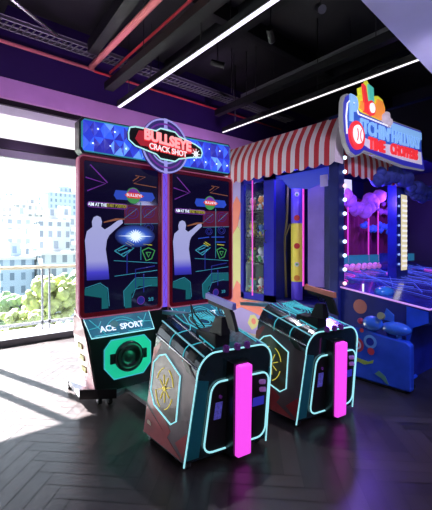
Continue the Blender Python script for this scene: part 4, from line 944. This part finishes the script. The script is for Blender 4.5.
# moulded blaster on the pod
bs = T('toy_blaster', 'shiny blue moulded toy blaster with a red nose on top of the pod', 'toy blaster', (3.98, 1.9, .57))
bmat = P('blaster_blue', (.05, .20, .72), .2, coat=1)
O('barrel', MB().ball((3.96, 2.02, .68), .10, sub=3, sq=(.8, 1.15, .85)), bmat, bs)
O('rear_body', MB().ball((4.0, 1.78, .655), .12, sub=3, sq=(.75, 1.35, .62)), bmat, bs)
O('nose', MB().ball((3.93, 2.145, .69), .035, sub=2), rd, bs, 'red nose of the blaster')
O('fin', MB().prism([(1.92, .74), (1.88, .86), (1.80, .80), (1.80, .72)], 'x', 3.99, 4.01), bmat, bs)
O('dial', MB().cyl((3.93, 1.90, .78), (-1, 0, .3), .04, .03), P('olive_dial', (.4, .38, .15), .4), bs)
O('handle', MB().tube([(3.98, 1.80, .66), (3.98, 1.74, .60), (3.98, 1.73, .545)], .03), bmat, bs)
O('mount', MB().box(3.95, 4.01, 1.86, 1.98, .55, .64, b=.01), M['booth_blue'], bs)

# ------------------------------------------------------------------ carnival sign
SGK = 2.40 / 2.6
sg = T('carnival_sign', 'blue and red carnival name sign with a cartoon crown above the bulb column', 'sign', (5.4, 2.5, 2.85))
ys = 2.36; X = XB
k_ = (ys / 2.6)
def SG(pts): return [(XB + a, b) for a, b in pts]
edge = [(-.03, 3.43), (.012, 3.516), (.07, 3.56), (.15, 3.57), (.23, 3.555), (.30, 3.50), (.351, 3.42), (.42, 3.40), (1.236, 3.41), (1.273, 3.486), (2.443, 3.551), (2.46, 3.24), (2.60, 2.88), (1.78, 2.83), (1.023, 2.85), (.50, 2.87), (.40, 2.80), (.28, 2.76), (.15, 2.79), (.04, 2.90), (-.02, 3.05), (-.04, 3.25)]
cxs = sum(p[0] for p in edge) / len(edge); czs = sum(p[1] for p in edge) / len(edge)
def inset(pts, d):
    out = []; n = len(pts)
    for i in range(n):
        p0, p1, p2 = Vector(pts[i - 1]), Vector(pts[i]), Vector(pts[(i + 1) % n])
        a = (p1 - p0).normalized(); b = (p2 - p1).normalized(); nr = Vector((a.y + b.y, -a.x - b.x))
        if nr.length: nr.normalize()
        out.append((p1.x + nr.x * d, p1.y + nr.y * d))
    return out
yz = 2.55
O('sign_board', MB().prism(SG(edge), 'y', yz, yz + .05), M['sign_edge'], sg, 'cream edge of the sign board')
i1 = inset(edge, .022); O('blue_field', MB().prism(SG(i1), 'y', yz - .012, yz), M['sign_dark'], sg)
O('name_field', MB().prism(SG([(.06, 3.38), (.10, 3.47), (.20, 3.47), (.27, 3.38), (.34, 3.31), (1.25, 3.34), (1.30, 3.44), (2.41, 3.50), (2.42, 3.22), (1.3, 3.10), (.62, 3.06), (.08, 3.10)]), 'y', yz - .020, yz - .012), M['sign_blue'], sg)
O('light_blue_top', MB().prism(SG([(1.30, 3.44), (2.41, 3.50), (2.42, 3.38), (1.30, 3.33)]), 'y', yz - .026, yz - .020), M['sign_lblue'], sg)
O('red_field', MB().prism(SG([(.10, 3.08), (.62, 3.05), (2.42, 3.17), (2.46, 2.96), (1.7, 2.93), (.62, 2.93), (.45, 2.96)]), 'y', yz - .018, yz - .012), E('sign_cream', (.55, .50, .70), .8), sg)
O('white_outline', MB().tube([(XB + a, yz - .02, b) for a, b in ((.04, 3.02), (.02, 3.25), (.05, 3.42), (.14, 3.50), (.23, 3.46), (.33, 3.345), (1.27, 3.365))], .010, n=6), M['sign_white'], sg)
text('lettering', 'P', M['sign_lblue'], sg, .46, (XB + .18, yz - .03, 3.36), (1, 0, 0), (0, 0, 1), .012, .02, .8)
text('lettering', 'ITCHIN\'', M['sign_lblue'], sg, .27, (XB + .80, yz - .03, 3.20), (1, 0, .03), (0, 0, 1), .010, .006, .95)
text('lettering', 'HALLWAY', M['sign_lblue'], sg, .26, (XB + 1.80, yz - .034, 3.25), (1, 0, .06), (0, 0, 1), .010, .006, .86)
text('lettering', 'TIME', M['sign_red'], sg, .22, (XB + .83, yz - .03, 3.00), (1, 0, .03), (0, 0, 1), .010, .010, 1.0)
text('lettering', 'CHOPPERS', M['sign_red'], sg, .22, (XB + 1.74, yz - .03, 3.05), (1, 0, .05), (0, 0, 1), .010, .010, .92)
O('ball_emblem', MB().cyl((XB + .27, yz - .012, 3.04), (0, -1, 0), .19, .03, 28), M['sign_red'], sg)
O('ball_face', MB().cyl((XB + .27, yz - .042, 3.05), (0, -1, 0), .125, .012, 24), M['sign_white'], sg)
O('ball_seams', MB().tube([(XB + .23 + .02 * math.sin(k * PI / 6), yz - .058, 2.96 + k * .027) for k in range(7)], .007, n=5).tube([(XB + .33 - .02 * math.sin(k * PI / 6), yz - .058, 2.96 + k * .027) for k in range(7)], .007, n=5), M['sign_red'], sg)
# crown of flames
O('yellow_burst', MB().prism(SG([(.34, 3.40), (.29, 3.45), (.36, 3.52), (.33, 3.60), (.44, 3.64), (.42, 3.74), (.54, 3.80), (.62, 3.90), (.70, 3.84), (.80, 3.84), (.80, 3.72), (.93, 3.76), (1.08, 3.74), (1.16, 3.64), (1.12, 3.56), (1.20, 3.52), (1.20, 3.41)]), 'y', yz + .01, yz + .05), M['sign_yel'], sg, 'yellow burst above the name')
O('orange_flame', MB().prism(SG([(.78, 3.42), (.82, 3.55), (.90, 3.70), (1.05, 3.70), (1.12, 3.60), (1.06, 3.42)]), 'y', yz - .01, yz + .01), M['sign_or'], sg)
O('orange_flame', MB().prism(SG([(.40, 3.45), (.44, 3.56), (.54, 3.52), (.54, 3.43)]), 'y', yz - .01, yz + .01), M['sign_or'], sg)
O('red_flame', MB().prism(SG([(.46, 3.80), (.54, 3.78), (.60, 3.58), (.66, 3.42), (.50, 3.42), (.50, 3.58)]), 'y', yz - .018, yz + .01), M['sign_red'], sg)
O('aqua_flame', MB().prism(SG([(.62, 3.84), (.76, 3.82), (.78, 3.62), (.66, 3.58)]), 'y', yz - .014, yz + .01), M['sign_aqua'], sg)
O('small_ball', MB().cyl((XB + .66, yz - .01, 3.50), (0, -1, 0), .105, .03, 24), M['sign_red'], sg)
O('small_ball_face', MB().cyl((XB + .66, yz - .04, 3.50), (0, -1, 0), .07, .012, 20), M['sign_white'], sg)
O('small_cloud', MB().ball((XB + 1.10, yz, 3.45), .09, sub=2).ball((XB + 1.20, yz, 3.42), .08, sub=2).ball((XB + 1.16, yz, 3.52), .06, sub=2), E('pale_cloud', (.60, .50, .62), .6), sg)

for o in [x for x in sc.objects if x.parent == sg]:
    og = Vector(WORLD[sg.name])
    for v in o.data.vertices:
        p = v.co + og; v.co = Vector((p.x * SGK, (p.y - yz) + 2.38, 1.55 + (p.z - 1.55) * SGK)) - og
# ------------------------------------------------------------------ light
def lamp(name, kind, loc, col, power, size=.5, rot=None, **kw):
    d = bpy.data.lights.new(name, kind); d.color = col; d.energy = power
    if kind == 'AREA': d.size = size; d.shape = kw.get('shape', 'SQUARE')
    if kind == 'AREA' and 'size_y' in kw: d.shape = 'RECTANGLE'; d.size_y = kw['size_y']
    if kind == 'POINT' or kind == 'SPOT': d.shadow_soft_size = size
    if kind == 'SPOT': d.spot_size = math.radians(kw.get('angle', 70)); d.spot_blend = .6
    o = bpy.data.objects.new(name, d); COL.objects.link(o); o.location = loc
    if rot is not None: o.rotation_euler = Vector(rot).to_track_quat('-Z', 'Y').to_euler()
    return o
sun = lamp('sun', 'SUN', (0, 20, 20), (1., .97, .93), 105, rot=(.31 * .758 / 1.0, -.95 * .758, -.652))
sun.data.angle = math.radians(.6)
# coloured wash lamps of the venue, and an added fill lamp
lamp('wash_light', 'SPOT', (1.6, 4.6, 3.2), (.72, .42, 1.), 60, .15, rot=(.0, .75, .62), angle=120)
lamp('wash_light', 'SPOT', (4.6, 4.9, 3.4), (.70, .42, 1.), 45, .15, rot=(.0, .8, .45), angle=120)
lamp('wash_light', 'SPOT', (3.2, .6, 3.2), (.85, .75, 1.), 140, .15, rot=(.45, .75, -.30), angle=80)
lamp('wash_light', 'POINT', (3.7, .2, 2.3), (.55, .55, 1.), 24, .2)
lamp('booth_light', 'POINT', (5.3, 2.95, 2.35), (.25, .12, 1.), 55, .1)
lamp('booth_light', 'POINT', (7.2, 3.1, 2.35), (.30, .12, 1.), 55, .1)
lamp('booth_light', 'POINT', (4.42, 3.45, 2.55), (.30, .25, 1.), 10, .05)
lamp('cupboard_light', 'POINT', (4.32, 4.2, 2.60), (.6, .65, 1.), 2.2, .04)
lamp('track_light', 'SPOT', (3.42, 3.05, 4.2), (.85, .85, 1.), 260, .05, rot=(-1.2, -.85, -3.2), angle=60)
lamp('fill_light', 'AREA', (1.2, -1.6, 3.2), (.92, .88, 1.), 42, 1.2, rot=(.35, .8, -.35))  # unseen fill added behind the camera to brighten guns and foreground
lamp('pod_light', 'SPOT', (3.2, .2, 2.9), (.12, .25, 1.), 210, .1, rot=(.45, .85, -1.35), angle=50)
lamp('pad_light', 'POINT', (1.85, 3.05, .45), (.05, 1., .5), 1.7, .08)

w = bpy.data.worlds.new('sky'); sc.world = w; w.use_nodes = True; nt = w.node_tree
bg = nt.nodes['Background']; tc = nt.nodes.new('ShaderNodeTexCoord'); sp = nt.nodes.new('ShaderNodeSeparateXYZ'); r = nt.nodes.new('ShaderNodeValToRGB')
nt.links.new(tc.outputs['Generated'], sp.inputs[0]); nt.links.new(sp.outputs[2], r.inputs[0]); nt.links.new(r.outputs[0], bg.inputs[0])
r.color_ramp.elements[0].color = (.90, .94, 1, 1); r.color_ramp.elements[1].color = (.62, .78, 1, 1); bg.inputs[1].default_value = 2.3

# ------------------------------------------------------------------ camera
cd = bpy.data.cameras.new('camera'); cam = bpy.data.objects.new('camera', cd); COL.objects.link(cam); sc.camera = cam
cam.location = (0, 0, 1.55); cam.rotation_euler = (PI / 2, 0, -math.radians(39.6))
cd.sensor_fit = 'HORIZONTAL'; cd.sensor_width = 36; cd.lens = 362 / 432 * 36; cd.shift_y = -9 / 432; cd.clip_start = .05; cd.clip_end = 1000
vs = sc.view_settings; vs.view_transform = 'Standard'; vs.look = 'None'; vs.exposure = 0; vs.gamma = 1; vs.use_curve_mapping = False
